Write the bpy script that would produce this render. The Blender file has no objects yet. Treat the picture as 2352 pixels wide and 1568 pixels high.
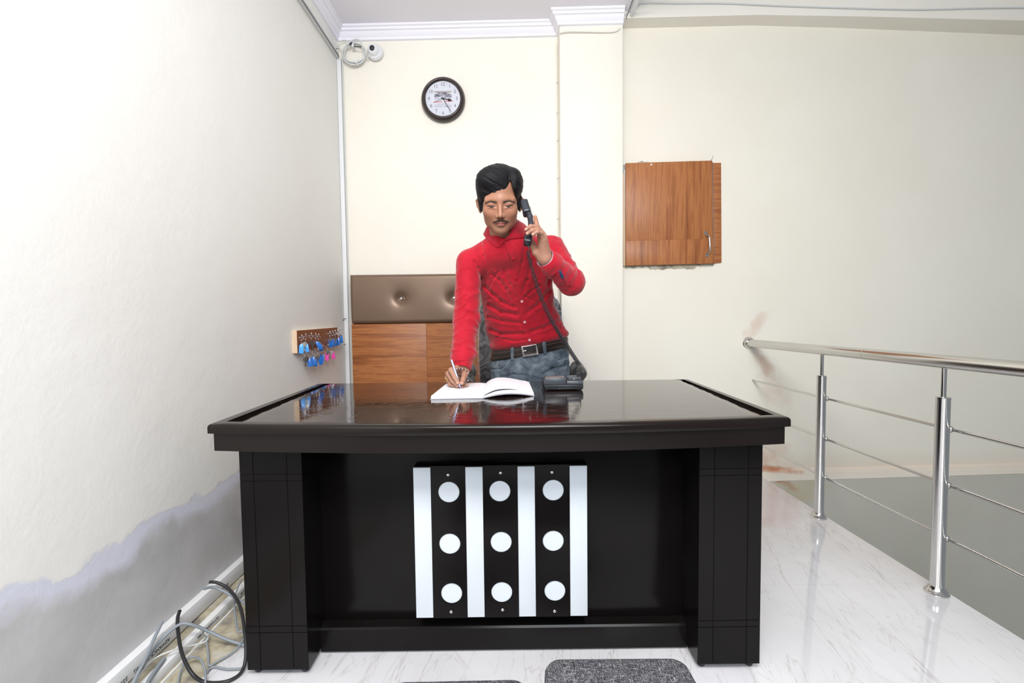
import bpy, bmesh, math, random
import numpy as np
from mathutils import Vector, Matrix, Euler

random.seed(7)
scene = bpy.context.scene
COL = scene.collection

# ------------------------------------------------------------------ camera
FPX, PITCH, ROLL, YAW, CAMH = 1034.8, 0.0471, 0.0117, 0.0016, 1.0621
def cam_axes():
    cy, sy = math.cos(YAW), math.sin(YAW); cp, sp = math.cos(PITCH), math.sin(PITCH)
    f = np.array([sy*cp, cy*cp, -sp]); r0 = np.array([cy, -sy, 0.0]); d0 = np.cross(f, r0)
    cr, sr = math.cos(ROLL), math.sin(ROLL)
    return cr*r0+sr*d0, -sr*r0+cr*d0, f
RT, DN, FW = cam_axes()
cd = bpy.data.cameras.new('camera'); cam = bpy.data.objects.new('camera', cd); COL.objects.link(cam)
cd.sensor_width = 36.0; cd.lens = 36.0*FPX/2352.0; cd.clip_start = 0.02
m = Matrix.Identity(4)
for i in range(3):
    m[i][0] = RT[i]; m[i][1] = -DN[i]; m[i][2] = -FW[i]
m[2][3] = CAMH
cam.matrix_world = m
scene.camera = cam

# ------------------------------------------------------------------ world, lights, exposure
w = bpy.data.worlds.new('daylight'); scene.world = w; w.use_nodes = True
bg = w.node_tree.nodes['Background']; bg.inputs[0].default_value = (0.86, 0.93, 1.0, 1); bg.inputs[1].default_value = 0.30
def area(name, loc, target, sx, sy, power, col=(1, 1, 1)):
    l = bpy.data.lights.new(name, 'AREA'); l.shape = 'RECTANGLE'; l.size = sx; l.size_y = sy
    l.energy = power; l.color = col
    o = bpy.data.objects.new(name, l); COL.objects.link(o); o.location = loc
    d = Vector(target)-Vector(loc); o.rotation_euler = d.to_track_quat('-Z', 'Y').to_euler()
    return o
area('overhead_key_light', (-0.05, -0.35, 2.93), (-0.1, 0.6, 0.9), 1.4, 1.0, 108, (1.0, 0.97, 0.93))  # added overhead area light, standing in for flash bounced off the ceiling
area('front_fill_light', (0.6, -1.9, 2.45), (-0.2, 2.8, 1.7), 1.6, 1.0, 68, (0.90, 0.95, 1.0))  # added fill behind the camera to brighten the walls; no window there
area('bounced_flash_light', (0.0, -0.25, 1.75), (0.0, 0.25, 3.0), 0.25, 0.25, 15, (1.0, 0.98, 1.0))
scene.view_settings.view_transform = 'Standard'; scene.view_settings.look = 'None'
scene.view_settings.exposure = 0.11; scene.view_settings.gamma = 1.0
scene.view_settings.use_curve_mapping = False

# ------------------------------------------------------------------ helpers
def at(px, py, x=None, y=None, z=None):
    """a pixel of the 2352x1568 frame on the plane x=, y= or z="""
    r = FW+RT*(px-1176)/FPX+DN*(py-784)/FPX
    s = x/r[0] if x is not None else (y/r[1] if y is not None else (z-CAMH)/r[2])
    return Vector((s*r[0], s*r[1], CAMH+s*r[2]))

class MB:
    def __init__(s): s.v = []; s.f = []
    def add(s, vs, fs):
        o = len(s.v); s.v += [tuple(v) for v in vs]; s.f += [tuple(i+o for i in f) for f in fs]; return s
    def box(s, x0, x1, y0, y1, z0, z1):
        return s.add([(x0,y0,z0),(x1,y0,z0),(x1,y1,z0),(x0,y1,z0),(x0,y0,z1),(x1,y0,z1),(x1,y1,z1),(x0,y1,z1)],
                     [(0,3,2,1),(4,5,6,7),(0,1,5,4),(1,2,6,5),(2,3,7,6),(3,0,4,7)])
    def tube(s, pts, r, n=10, cap=True, closed=False):
        P = [Vector(p) for p in pts]; N = len(P); rs = r if isinstance(r, (list, tuple)) else [r]*N
        t0 = (P[1]-P[0]).normalized(); up = Vector((0,0,1)) if abs(t0.z) < .9 else Vector((1,0,0))
        nrm = (up-t0*up.dot(t0)).normalized(); vs = []; fs = []
        for i in range(N):
            if closed: t = (P[(i+1) % N]-P[i-1]).normalized()
            else: t = (P[min(i+1,N-1)]-P[max(i-1,0)]).normalized()
            nrm = (nrm-t*nrm.dot(t)).normalized(); b = t.cross(nrm)
            for k in range(n):
                a = 2*math.pi*k/n; vs.append(P[i]+(nrm*math.cos(a)+b*math.sin(a))*rs[i])
        R = N if closed else N-1
        for i in range(R):
            j = (i+1) % N
            for k in range(n):
                l = (k+1) % n; fs.append((i*n+k, i*n+l, j*n+l, j*n+k))
        if cap and not closed:
            fs.append(tuple(range(n))[::-1]); fs.append(tuple((N-1)*n+k for k in range(n)))
        return s.add(vs, fs)
    def lathe(s, prof, c, axis=(0,0,1), n=32, up=None):
        """prof: list of (radius, height) along axis from c"""
        ax = Vector(axis).normalized(); a = Vector((0,0,1)) if abs(ax.z) < .9 else Vector((1,0,0))
        u = (a-ax*a.dot(ax)).normalized(); v = ax.cross(u); c = Vector(c); vs = []; fs = []
        for (r, h) in prof:
            for k in range(n):
                t = 2*math.pi*k/n; vs.append(c+ax*h+(u*math.cos(t)+v*math.sin(t))*max(r, 1e-5))
        for i in range(len(prof)-1):
            for k in range(n):
                l = (k+1) % n; fs.append((i*n+k, i*n+l, (i+1)*n+l, (i+1)*n+k))
        fs.append(tuple(range(n))[::-1]); fs.append(tuple((len(prof)-1)*n+k for k in range(n)))
        return s.add(vs, fs)
    def ball(s, c, r, n=14):
        r = r if isinstance(r, (tuple, list)) else (r, r, r); vs = []; fs = []; m2 = n//2
        for i in range(m2+1):
            a = math.pi*i/m2
            for k in range(n):
                b = 2*math.pi*k/n
                vs.append((c[0]+r[0]*math.sin(a)*math.cos(b), c[1]+r[1]*math.sin(a)*math.sin(b), c[2]+r[2]*math.cos(a)))
        for i in range(m2):
            for k in range(n):
                l = (k+1) % n; fs.append((i*n+k, (i+1)*n+k, (i+1)*n+l, i*n+l))
        return s.add(vs, fs)
    def prism(s, poly, z0, z1, tf=None):
        n = len(poly); vs = [(x, y, z0) for x, y in poly]+[(x, y, z1) for x, y in poly]
        if tf: vs = [tf @ Vector(v) for v in vs]
        fs = [tuple(range(n))[::-1], tuple(range(n, 2*n))]+[(i, (i+1) % n, n+(i+1) % n, n+i) for i in range(n)]
        return s.add(vs, fs)
    def grid(s, rows, close_u=False):
        nu = len(rows); nv = len(rows[0]); fs = []
        for i in range(nu-1):
            for j in range(nv-1 if not close_u else nv):
                k = (j+1) % nv; fs.append((i*nv+j, i*nv+k, (i+1)*nv+k, (i+1)*nv+j))
        return s.add([p for r in rows for p in r], fs)
    def sheet(s, rows, th):
        """a thin two-sided sheet from a grid of points, th thick along its normals"""
        nu = len(rows); nv = len(rows[0]); A = np.array([[tuple(p) for p in r] for r in rows], float)
        du = np.gradient(A, axis=0); dv = np.gradient(A, axis=1); N = np.cross(du, dv)
        N /= np.maximum(np.linalg.norm(N, axis=2, keepdims=True), 1e-9); B = A-N*th
        vs = [tuple(p) for r in A for p in r]+[tuple(p) for r in B for p in r]; o = nu*nv; fs = []
        for i in range(nu-1):
            for j in range(nv-1):
                a, b, c, d = i*nv+j, i*nv+j+1, (i+1)*nv+j+1, (i+1)*nv+j
                fs.append((a, b, c, d)); fs.append((a+o, d+o, c+o, b+o))
        for j in range(nv-1):
            fs.append((j, j+o, j+1+o, j+1)); q = (nu-1)*nv; fs.append((q+j+1, q+j+1+o, q+j+o, q+j))
        for i in range(nu-1):
            a, b = i*nv, (i+1)*nv; fs.append((b, b+o, a+o, a)); a += nv-1; b += nv-1; fs.append((a, a+o, b+o, b))
        return s.add(vs, fs)

def build(name, mb, mat, parent=None, smooth=None, bevel=0, seg=2, sub=0, fixn=True):
    me = bpy.data.meshes.new(name)
    off = Vector((0,0,0))
    p = parent
    while p is not None: off += p.location; p = p.parent
    me.from_pydata([(v[0]-off.x, v[1]-off.y, v[2]-off.z) for v in mb.v], [], mb.f)
    if bevel or fixn:
        bm = bmesh.new(); bm.from_mesh(me)
        if fixn: bmesh.ops.recalc_face_normals(bm, faces=bm.faces)
        if bevel:
            bm.normal_update()
            ed = [e for e in bm.edges if len(e.link_faces) == 2 and e.calc_face_angle(0) > 0.5]
            bmesh.ops.bevel(bm, geom=ed, offset=bevel, segments=seg, affect='EDGES', profile=0.5, clamp_overlap=True)
        bm.to_mesh(me); bm.free()
    if smooth is not None or bevel:
        me.polygons.foreach_set('use_smooth', [True]*len(me.polygons))
        me.set_sharp_from_angle(angle=math.radians(smooth or 35))
    o = bpy.data.objects.new(name, me); COL.objects.link(o)
    if mat: me.materials.append(mat)
    if parent is not None: o.parent = parent
    if sub:
        md = o.modifiers.new('subd', 'SUBSURF'); md.levels = sub; md.render_levels = sub
    return o
def tag(o, label, cat, group=None):
    o['label'] = label; o['category'] = cat
    if group: o['group'] = group
    return o
def thing(name, label, cat, loc, group=None):
    o = bpy.data.objects.new(name, None); COL.objects.link(o); o.location = loc; o.empty_display_size = 0.05
    return tag(o, label, cat, group)
def struct(name, mb, mat, **k):
    o = build(name, mb, mat, **k); o['kind'] = 'structure'; return o
def text_mb(s, size, tf, depth=0.0004, align='CENTER', spacing=1.0):
    cu = bpy.data.curves.new('t', 'FONT'); cu.body = s; cu.size = size; cu.extrude = depth; cu.align_x = align; cu.align_y = 'CENTER'
    cu.space_character = spacing; cu.resolution_u = 3
    o = bpy.data.objects.new('t', cu); COL.objects.link(o); me = bpy.data.meshes.new_from_object(o)
    mb = MB(); mb.add([tf @ v.co for v in me.vertices], [tuple(p.vertices) for p in me.polygons])
    bpy.data.objects.remove(o); bpy.data.meshes.remove(me); bpy.data.curves.remove(cu)
    return mb
def smoothpath(pts, n=8, closed=False):
    P = [Vector(p) for p in pts]; out = []; N = len(P)
    for i in range(N if closed else N-1):
        if closed: a, b, c, d = P[i-1], P[i], P[(i+1) % N], P[(i+2) % N]
        else: a, b, c, d = P[max(i-1,0)], P[i], P[i+1], P[min(i+2,N-1)]
        for k in range(n):
            t = k/n; out.append(0.5*((2*b)+(-a+c)*t+(2*a-5*b+4*c-d)*t*t+(-a+3*b-3*c+d)*t**3))
    if not closed: out.append(P[-1])
    return out

# ------------------------------------------------------------------ materials
def mat(name, col, rough=0.5, metal=0.0, coat=0.0, coat_r=0.03, spec=0.5, alpha=1.0, trans=0.0, emit=0.0, ior=1.45, sheen=0.0, sss=0.0):
    m = bpy.data.materials.new(name); m.use_nodes = True; b = m.node_tree.nodes['Principled BSDF']
    b.inputs['Base Color'].default_value = (*col, 1); b.inputs['Roughness'].default_value = rough
    b.inputs['Metallic'].default_value = metal; b.inputs['Coat Weight'].default_value = coat
    b.inputs['Coat Roughness'].default_value = coat_r; b.inputs['Specular IOR Level'].default_value = spec
    b.inputs['Alpha'].default_value = alpha; b.inputs['Transmission Weight'].default_value = trans; b.inputs['IOR'].default_value = ior
    b.inputs['Sheen Weight'].default_value = sheen
    if sss: b.inputs['Subsurface Weight'].default_value = sss; b.inputs['Subsurface Radius'].default_value = (0.6,0.25,0.12); b.inputs['Subsurface Scale'].default_value = 0.012
    if emit: b.inputs['Emission Color'].default_value = (*col, 1); b.inputs['Emission Strength'].default_value = emit
    return m
class NT:
    def __init__(s, m): s.m = m; s.t = m.node_tree; s.b = s.t.nodes['Principled BSDF']
    def n(s, ty, **k):
        x = s.t.nodes.new(ty)
        for a, v in k.items():
            if a.startswith('i_'):
                key = a[2:]; key = int(key) if key.isdigit() else key.replace('_', ' ')
                x.inputs[key].default_value = v
            else: setattr(x, a, v)
        return x
    def l(s, a, b): s.t.links.new(a, b)
    def pos(s, scale=(1,1,1), rot=(0,0,0), obj=False):
        c = s.n('ShaderNodeTexCoord') if obj else s.n('ShaderNodeNewGeometry')
        mp = s.n('ShaderNodeMapping'); mp.inputs['Scale'].default_value = scale; mp.inputs['Rotation'].default_value = rot
        s.l(c.outputs['Object' if obj else 'Position'], mp.inputs[0]); return mp.outputs[0]
    def noise(s, vec, scale, detail=4, rough=0.55, dist=0.0):
        x = s.n('ShaderNodeTexNoise'); x.inputs['Scale'].default_value = scale; x.inputs['Detail'].default_value = detail
        x.inputs['Roughness'].default_value = rough; x.inputs['Distortion'].default_value = dist
        s.l(vec, x.inputs['Vector']); return x.outputs['Fac']
    def ramp(s, fac, stops, interp='LINEAR'):
        r = s.n('ShaderNodeValToRGB'); r.color_ramp.interpolation = interp; e = r.color_ramp.elements
        while len(e) > 1: e.remove(e[-1])
        e[0].position = stops[0][0]; e[0].color = (*stops[0][1], 1)
        for p, c in stops[1:]:
            q = e.new(p); q.color = (*c, 1)
        s.l(fac, r.inputs[0]); return r.outputs[0]
    def math(s, op, a, b=None, c=None, clamp=False):
        x = s.n('ShaderNodeMath'); x.operation = op; x.use_clamp = clamp
        for i, v in enumerate((a, b, c)):
            if v is None: continue
            if isinstance(v, (int, float)): x.inputs[i].default_value = v
            else: s.l(v, x.inputs[i])
        return x.outputs[0]
    def mix(s, f, a, b, blend='MIX'):
        x = s.n('ShaderNodeMix', data_type='RGBA', blend_type=blend)
        for i, v in ((0, f), (6, a), (7, b)):
            if isinstance(v, (int, float)): x.inputs[i].default_value = v
            elif isinstance(v, tuple): x.inputs[i].default_value = (*v, 1)
            else: s.l(v, x.inputs[i])
        return x.outputs[2]
    def sep(s, vec):
        x = s.n('ShaderNodeSeparateXYZ'); s.l(vec, x.inputs[0]); return x.outputs
    def col(s, c): s.l(c, s.b.inputs['Base Color'])
    def bump(s, h, strength=0.3, dist=0.01, coat=False):
        x = s.n('ShaderNodeBump'); x.inputs['Strength'].default_value = strength; x.inputs['Distance'].default_value = dist
        s.l(h, x.inputs['Height']); s.l(x.outputs[0], s.b.inputs['Normal'])
        if coat: s.l(x.outputs[0], s.b.inputs['Coat Normal'])
        return x

def paint_mat(name, col, col2, rough=0.55):
    m = mat(name, col, rough, spec=0.25); t = NT(m); p = t.pos()
    n1 = t.noise(p, 1.3, 3); t.col(t.mix(t.ramp(n1, [(0.35, (0,0,0)), (0.7, (1,1,1))]), col, col2))
    h = t.math('ADD', t.math('MULTIPLY', t.noise(p, 9, 4), 1.0), t.math('MULTIPLY', t.noise(p, 95, 3), 0.16))
    t.bump(h, 0.35, 0.006); return m
def wood_mat(name, c1, c2, c3, axis='x', scale=1.0, rough=0.35, coat=0.2):
    m = mat(name, c1, rough, coat=coat, coat_r=0.15); t = NT(m)
    s = {'x': (1.2,10,22), 'z': (22,10,1.0), 'y': (22,1.0,22)}[axis]
    p = t.pos(tuple(v*scale for v in s))
    n1 = t.noise(p, 1.0, 6, 0.6, 0.8); n2 = t.noise(p, 4.5, 3, 0.6)
    f = t.math('ADD', t.math('MULTIPLY', n1, 0.7), t.math('MULTIPLY', n2, 0.3))
    t.col(t.ramp(f, [(0.3, c3), (0.44, c2), (0.52, c1), (0.6, c2), (0.7, c1)])); t.bump(f, 0.08, 0.002)
    return m

M = {}
M['cream'] = paint_mat('cream paint', (0.83,0.79,0.70), (0.85,0.82,0.74))
M['ceil'] = paint_mat('ceiling paint', (0.84,0.82,0.87), (0.87,0.85,0.90))
M['cornice'] = mat('white plaster', (0.84,0.83,0.89), 0.5)
M['espresso'] = mat('espresso lacquer', (0.005,0.004,0.004), 0.2, coat=0.0, spec=0.2)
M['espresso_edge'] = mat('espresso edge', (0.008,0.005,0.0042), 0.2, coat=0.05, coat_r=0.1, spec=0.3)
M['white_gloss'] = mat('white acrylic', (0.63,0.68,0.73), 0.25)
M['steel'] = mat('polished steel', (0.62,0.61,0.59), 0.16, metal=1.0)
M['steel_d'] = mat('darker steel', (0.45,0.44,0.42), 0.25, metal=1.0)
M['white_plastic'] = mat('white plastic', (0.75,0.76,0.77), 0.35)
M['black_plastic'] = mat('black plastic', (0.018,0.02,0.024), 0.3)
M['black_cable'] = mat('black cable', (0.02,0.02,0.022), 0.45)
M['grey_cable'] = mat('grey cable', (0.25,0.28,0.31), 0.5)
M['white_cable'] = mat('white cable', (0.62,0.64,0.63), 0.5)
M['lam_z'] = wood_mat('teak laminate upright grain', (0.42,0.165,0.052), (0.31,0.105,0.032), (0.17,0.05,0.016), 'z', 1.1, 0.45, 0.03)
M['lam_x'] = wood_mat('teak laminate level grain', (0.42,0.160,0.050), (0.30,0.10,0.031), (0.18,0.055,0.018), 'x', 1.1, 0.45, 0.03)
M['brownboard'] = wood_mat('brown board', (0.22,0.075,0.03), (0.18,0.06,0.025), (0.13,0.04,0.018), 'y', 0.8)
M['pale_wood'] = wood_mat('pale raw wood', (0.72,0.56,0.40), (0.66,0.50,0.34), (0.55,0.4,0.26), 'z', 1.0, 0.7, 0.0)
M['red_dark'] = mat('text red', (0.75,0.10,0.10), 0.6)
M['ink'] = mat('black ink', (0.03,0.03,0.035), 0.6)
M['grey_ink'] = mat('grey ink', (0.18,0.18,0.2), 0.6)
M['gold'] = mat('gold', (0.9,0.62,0.25), 0.2, metal=1.0)
M['silver'] = mat('silver', (0.8,0.8,0.82), 0.15, metal=1.0)
M['plaster'] = mat('grey mortar', (0.36,0.34,0.28), 0.9)
t = NT(M['plaster']); t.col(t.ramp(t.noise(t.pos(), 14, 5), [(0.35,(0.22,0.2,0.17)),(0.5,(0.42,0.38,0.27)),(0.65,(0.5,0.47,0.4))])); t.bump(t.noise(t.pos(), 60, 4), 0.6, 0.006)

# left wall: cream paint, bare grey skim-coat patch along the bottom with a ragged upper edge
m = M['leftwall'] = mat('left wall paint', (0.84,0.8,0.7), 0.5, spec=0.3); t = NT(m); p = t.pos(); s = t.sep(p)
edge = t.math('ADD', t.math('ADD', 0.305, t.math('MULTIPLY', t.noise(p, 3.4, 2), 0.20)), t.math('MULTIPLY', t.noise(p, 15, 5, 0.65), 0.075))
d = t.math('SUBTRACT', s[2], edge)
fac = t.math('MULTIPLY', d, 90.0, clamp=True)
fac2 = t.math('MULTIPLY', t.math('ADD', d, t.math('MULTIPLY', t.noise(p, 4.3, 3), 0.15)), 22.0, clamp=True)
grey = t.mix(fac2, t.mix(t.ramp(t.noise(p, 5, 5), [(0.35,(0,0,0)),(0.65,(1,1,1))]), (0.46,0.455,0.455), (0.56,0.555,0.56)), (0.66,0.67,0.76))
cream = t.mix(t.ramp(t.noise(p, 1.1, 2), [(0.3,(0,0,0)),(0.7,(1,1,1))]), (0.79,0.78,0.735), (0.82,0.815,0.785))
t.col(t.mix(fac, grey, cream))
h = t.math('ADD', t.math('MULTIPLY', t.noise(p, 7, 5), 1.0), t.math('MULTIPLY', t.noise(p, 60, 4, 0.6), 0.28))
h = t.math('ADD', h, t.math('MULTIPLY', fac, 0.25)); t.bump(h, 0.36, 0.007)

# right-hand wall: cream, olive-grey gloss paint below, rust stains
m = M['rightwall'] = mat('stair wall paint', (0.8,0.77,0.68), 0.5, spec=0.3); t = NT(m); p = t.pos(); s = t.sep(p)
cream = t.mix(t.ramp(t.noise(p, 1.2, 3), [(0.35,(0,0,0)),(0.7,(1,1,1))]), (0.79,0.75,0.65), (0.82,0.79,0.70))
def blob(cx, cz, rx, rz, rot, pw=1.0):
    dx = t.math('SUBTRACT', s[0], cx); dz = t.math('SUBTRACT', s[2], cz); c_, s_ = math.cos(rot), math.sin(rot)
    u = t.math('ADD', t.math('MULTIPLY', dx, c_), t.math('MULTIPLY', dz, s_)); v = t.math('SUBTRACT', t.math('MULTIPLY', dz, c_), t.math('MULTIPLY', dx, s_))
    q = t.math('ADD', t.math('POWER', t.math('ABSOLUTE', t.math('DIVIDE', u, rx)), 2.0), t.math('POWER', t.math('ABSOLUTE', t.math('DIVIDE', v, rz)), 2.0))
    q = t.math('ADD', q, t.math('MULTIPLY', t.math('SUBTRACT', t.noise(p, 14, 5), 0.5), 2.4))
    return t.math('MULTIPLY', t.math('SUBTRACT', 1.0, q, clamp=True), pw)
rust = blob(1.73, 0.74, 0.17, 0.05, -1.05, 0.42)
for a in ((1.66, 1.00, 0.15, 0.05, 0.9, 0.25), (1.80, 0.57, 0.16, 0.10, -0.8, 0.18), (1.78, 0.020, 0.22, 0.028, -0.10, 0.9), (1.72, 0.12, 0.2, 0.1, 0.2, 0.3)):
    rust = t.math('MAXIMUM', rust, blob(*a))
band = t.math('MULTIPLY', t.math('SUBTRACT', 0.12, t.math('ABSOLUTE', t.math('ADD', s[2], -0.03))), 7.0, clamp=True)
c1 = t.mix(t.math('MULTIPLY', band, 0.5), cream, (0.72,0.55,0.42))
c1 = t.mix(rust, c1, (0.50,0.20,0.09))
t.col(c1); t.bump(t.noise(p, 8, 4), 0.3, 0.006)
m = M['dado'] = mat('olive grey gloss paint', (0.42,0.42,0.36), 0.3); t = NT(m); p = t.pos(); s = t.sep(p)
yl = blob(1.95, -0.12, 0.22, 0.13, 0.0, 0.8)
base = t.ramp(t.noise(p, 1.5, 3), [(0.3,(0.50,0.485,0.41)),(0.7,(0.56,0.545,0.475))])
c = t.mix(yl, base, (0.55,0.48,0.33)); c = t.mix(blob(1.82, -0.04, 0.16, 0.035, -0.6, 0.8), c, (0.50,0.20,0.09))
t.col(c); t.bump(t.noise(p, 5, 4), 0.2, 0.006)

# marble floor tiles
m = M['marble'] = mat('white marble tile', (0.86,0.86,0.88), 0.06, spec=0.6, coat=0.3, coat_r=0.03); t = NT(m)
p = t.pos((1,1,1), (0,0,0.0))
def veins(rot, sc, dist, lo):
    q = t.pos((1,1,1), (0,0,rot)); mp = t.n('ShaderNodeMapping'); mp.inputs['Scale'].default_value = (sc, sc*0.13, 1); t.l(q, mp.inputs[0])
    n = t.noise(mp.outputs[0], 1.0, 5, 0.55, dist)
    return t.math('MULTIPLY', t.math('SUBTRACT', lo, t.math('ABSOLUTE', t.math('SUBTRACT', n, 0.5))), 1.0/lo, clamp=True)
v = t.math('MAXIMUM', veins(0.16, 6.5, 0.5, 0.006), t.math('MULTIPLY', veins(0.24, 13, 0.7, 0.011), 0.6))
v = t.math('MAXIMUM', v, t.math('MULTIPLY', veins(-0.5, 3, 1.2, 0.003), 0.5))
cl = t.ramp(t.noise(p, 2.5, 4), [(0.35,(0.70,0.70,0.73)),(0.65,(0.78,0.78,0.81))])
c = t.mix(t.math('MULTIPLY', v, 0.55), cl, (0.42,0.38,0.37))
s = t.sep(p)
def joint(o, size, off):
    a = t.math('ABSOLUTE', t.math('SUBTRACT', t.math('FRACT', t.math('DIVIDE', t.math('ADD', o, off), size)), 0.5))
    return t.math('GREATER_THAN', a, 0.5-0.0010/size)
j = t.math('MAXIMUM', joint(s[0], 0.8, 5.7), joint(s[1], 0.8, 4.93)) if False else t.math('MAXIMUM', joint(s[0], 1.2, 5.25), joint(s[1], 0.6, 4.26))
c = t.mix(t.math('MULTIPLY', j, 0.3), c, (0.4,0.39,0.38)); t.col(c)
# ================================================================== the setting
XL, XP, XE, ZC = -1.15, 0.745, 1.665, 3.03
def yw(x): return 3.11-0.0213*x
struct('floor', MB().box(XL-.12, XE, -2.6, 3.2, -0.14, 0), M['marble'], bevel=0.004)
struct('wall_left', MB().box(XL-.12, XL, -2.6, 3.25, 0, 4.6), M['leftwall'])
b = MB(); b.prism([(XL,yw(XL)),(0.9,yw(0.9)),(0.9,3.26),(XL,3.26)], 0, 3.2); struct('wall_back', b, M['cream'])
# pillar projecting from the back wall
b = MB(); b.prism([(0.335,2.995),(0.742,2.985),(0.742,3.12),(0.335,3.12)], 0, 3.2)
struct('wall_pillar', b, M['cream'], bevel=0.006)
# wall along the stairwell, with its lower grey part on a slightly proud plinth
b = MB(); b.prism([(0.74,yw(0.74)-.012),(4.6,yw(4.6)-.012),(4.6,3.3),(0.74,3.3)], -0.02, 4.6); struct('wall_right', b, M['rightwall'])
b = MB()
ya, yb = yw(0.74)-.022, yw(4.6)-.03
pr = [(0.02,0.0,0.03),(-0.012,-0.022,0.0),(-0.025,-0.075,-0.045),(0,0,0)]
v = [(0.74,ya+.02,0.0),(4.6,yb+.02,0.075),(0.74,ya-.006,-0.012),(4.6,yb-.006,0.06),(0.74,ya-.02,-0.085),(4.6,yb-.02,0.02),
     (0.74,3.3,-0.085),(4.6,3.3,0.02),(0.74,3.3,0.0),(4.6,3.3,0.075)]
b.add(v, [(0,2,3,1),(2,4,5,3),(4,6,7,5),(6,8,9,7),(8,0,1,9),(0,8,6,4,2),(1,3,5,7,9)])
struct('trim_4', b, M['rightwall'])
b = MB(); v = [(0.74,ya-.018,-2.7),(4.6,yb-.018,-2.7),(0.74,ya-.018,-0.086),(4.6,yb-.018,0.018),(0.74,3.3,-2.7),(4.6,3.3,-2.7),(0.74,3.3,-0.086),(4.6,3.3,0.018)]
b.add(v, [(0,1,3,2),(4,6,7,5),(0,4,5,1),(2,3,7,6),(0,2,6,4),(1,5,7,3)])
struct('wall_stairwell', b, M['dado'])
struct('floor_stairwell', MB().box(XE, 4.7, -2.6, 3.3, -2.8, -2.7), M['dado'])
# ceilings
struct('ceiling', MB().box(XL, 0.775, -2.6, 3.2, ZC, ZC+.2), M['ceil'])
struct('ceiling_upper', MB().box(0.775, 4.7, -2.6, 3.3, 4.5, 4.6), M['ceil'])
# beam over the stairwell wall
b = MB(); v = []
for x, zb, d in ((0.74, 2.985, 0.105), (1.6, 2.985, 0.105), (2.2, 2.955, 0.115), (3.4, 2.88, 0.14), (4.6, 2.80, 0.16)):
    y1 = yw(x)-.005; v += [(x, y1-d, zb+.004), (x, y1+.1, zb-.004), (x, y1+.1, 4.5), (x, y1-d, 4.5)]
fs = []
for i in range(4):
    o = i*4
    for k in range(4): fs.append((o+k, o+(k+1) % 4, o+4+(k+1) % 4, o+4+k))
fs += [(0,1,2,3), (16,19,18,17)]
b.add(v, fs); struct('trim_3', b, M['cream'])
# cornice mouldings
prof = [(0,0),(0.060,0),(0.060,-0.012),(0.050,-0.018),(0.046,-0.030),(0.036,-0.034),(0.028,-0.052),(0.016,-0.064),(0.014,-0.078),(0,-0.082)]
def cornice(path, name):
    b = MB(); P = [Vector(p) for p in path]; rows = []
    for i, p in enumerate(P):
        dirs = []
        if i > 0: dirs.append((P[i]-P[i-1]).normalized())
        if i < len(P)-1: dirs.append((P[i+1]-P[i]).normalized())
        n = [Vector((d.y, -d.x, 0)) for d in dirs]
        m = sum(n, Vector()).normalized(); k = 1.0/max(m.dot(n[0]), 0.3)
        rows.append([(p.x+m.x*k*o, p.y+m.y*k*o, ZC+z) for o, z in prof])
    b.grid(rows, close_u=True); b.f.append(tuple(range(len(prof)))); b.f.append(tuple((len(P)-1)*len(prof)+i for i in range(len(prof))))
    struct(name, b, M['cornice'], smooth=25)
cornice([(XL,yw(XL)),(0.335,yw(0.335)),(0.335,2.995),(0.742,2.985)], 'trim_1')
cornice([(XL,-2.6),(XL,yw(XL))], 'trim_2')

# ---- conduits and cables on the walls
c = thing('ceiling_conduit', 'beige plastic conduit sloping along the top of the left wall to the camera corner', 'conduit', (XL+.012, 1.5, 2.84))
b = MB(); b.box(XL, XL+.022, 0.2, 3.10, 2.83, 2.855)
build('channel', b, M['white_plastic'], c, bevel=0.002)
b = MB(); b.tube(smoothpath([(XL+.028,0.2,2.822),(XL+.027,1.2,2.818),(XL+.029,2.0,2.823),(XL+.027,3.08,2.826)]), 0.004, 8); build('cable', b, M['grey_ink'], c, smooth=60)
c = thing('corner_conduit', 'white vertical plastic conduit in the corner left of the headboard', 'conduit', (XL+.02, 3.12, 0))
b = MB(); b.box(XL+.001, XL+.028, 3.108, yw(XL), 0, 2.83); build('channel', b, M['white_plastic'], c, bevel=0.002)
b = MB(); b.tube([(XL+.036, 3.12, z) for z in np.linspace(0.1, 2.84, 12)], 0.0035, 8); build('cable', b, M['white_cable'], c, smooth=60)
for px, py in ((795,731),(794,790),(778,112)):
    q = at(px,py,y=3.1); build('cable_tie', MB().tube([q, q+Vector((-0.012,-.01,-.004)), q+Vector((-0.02,-.01,-.02))], 0.002, 6), M['ink'], c, smooth=60)
c = thing('ceiling_pipe', 'cream plastic pipe along the ceiling edge above the pillar', 'pipe', (0.80, 1.5, ZC))
b = MB(); b.tube([(0.797, 0.3, 3.005), (0.797, 1.5, 3.012), (0.795, 2.965, 3.005)], 0.014, 12); build('pipe', b, M['white_plastic'], c, smooth=50)
b = MB(); b.tube(smoothpath([(0.772, 0.3, 3.0), (0.778,1.3,3.005), (0.764,2.2,3.018), (0.762,2.75,3.0), (0.752,2.95,2.965)]), 0.0035, 8); build('cable', b, M['grey_ink'], c, smooth=50)
def beam_face(q):
    v = at(*q, y=2.96)
    for _ in range(4): v = at(*q, y=yw(v.x)-.005-np.interp(v.x, [0.74,1.6,2.2,3.4,4.6], [.105,.105,.115,.14,.16])-.006)
    return v
pts = [beam_face(q) for q in ((1428,48),(1434,36),(1452,22),(1474,8),(1560,8),(1665,8),(1800,14),(1990,20),(2120,22),(2250,19),(2400,17))]
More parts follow.
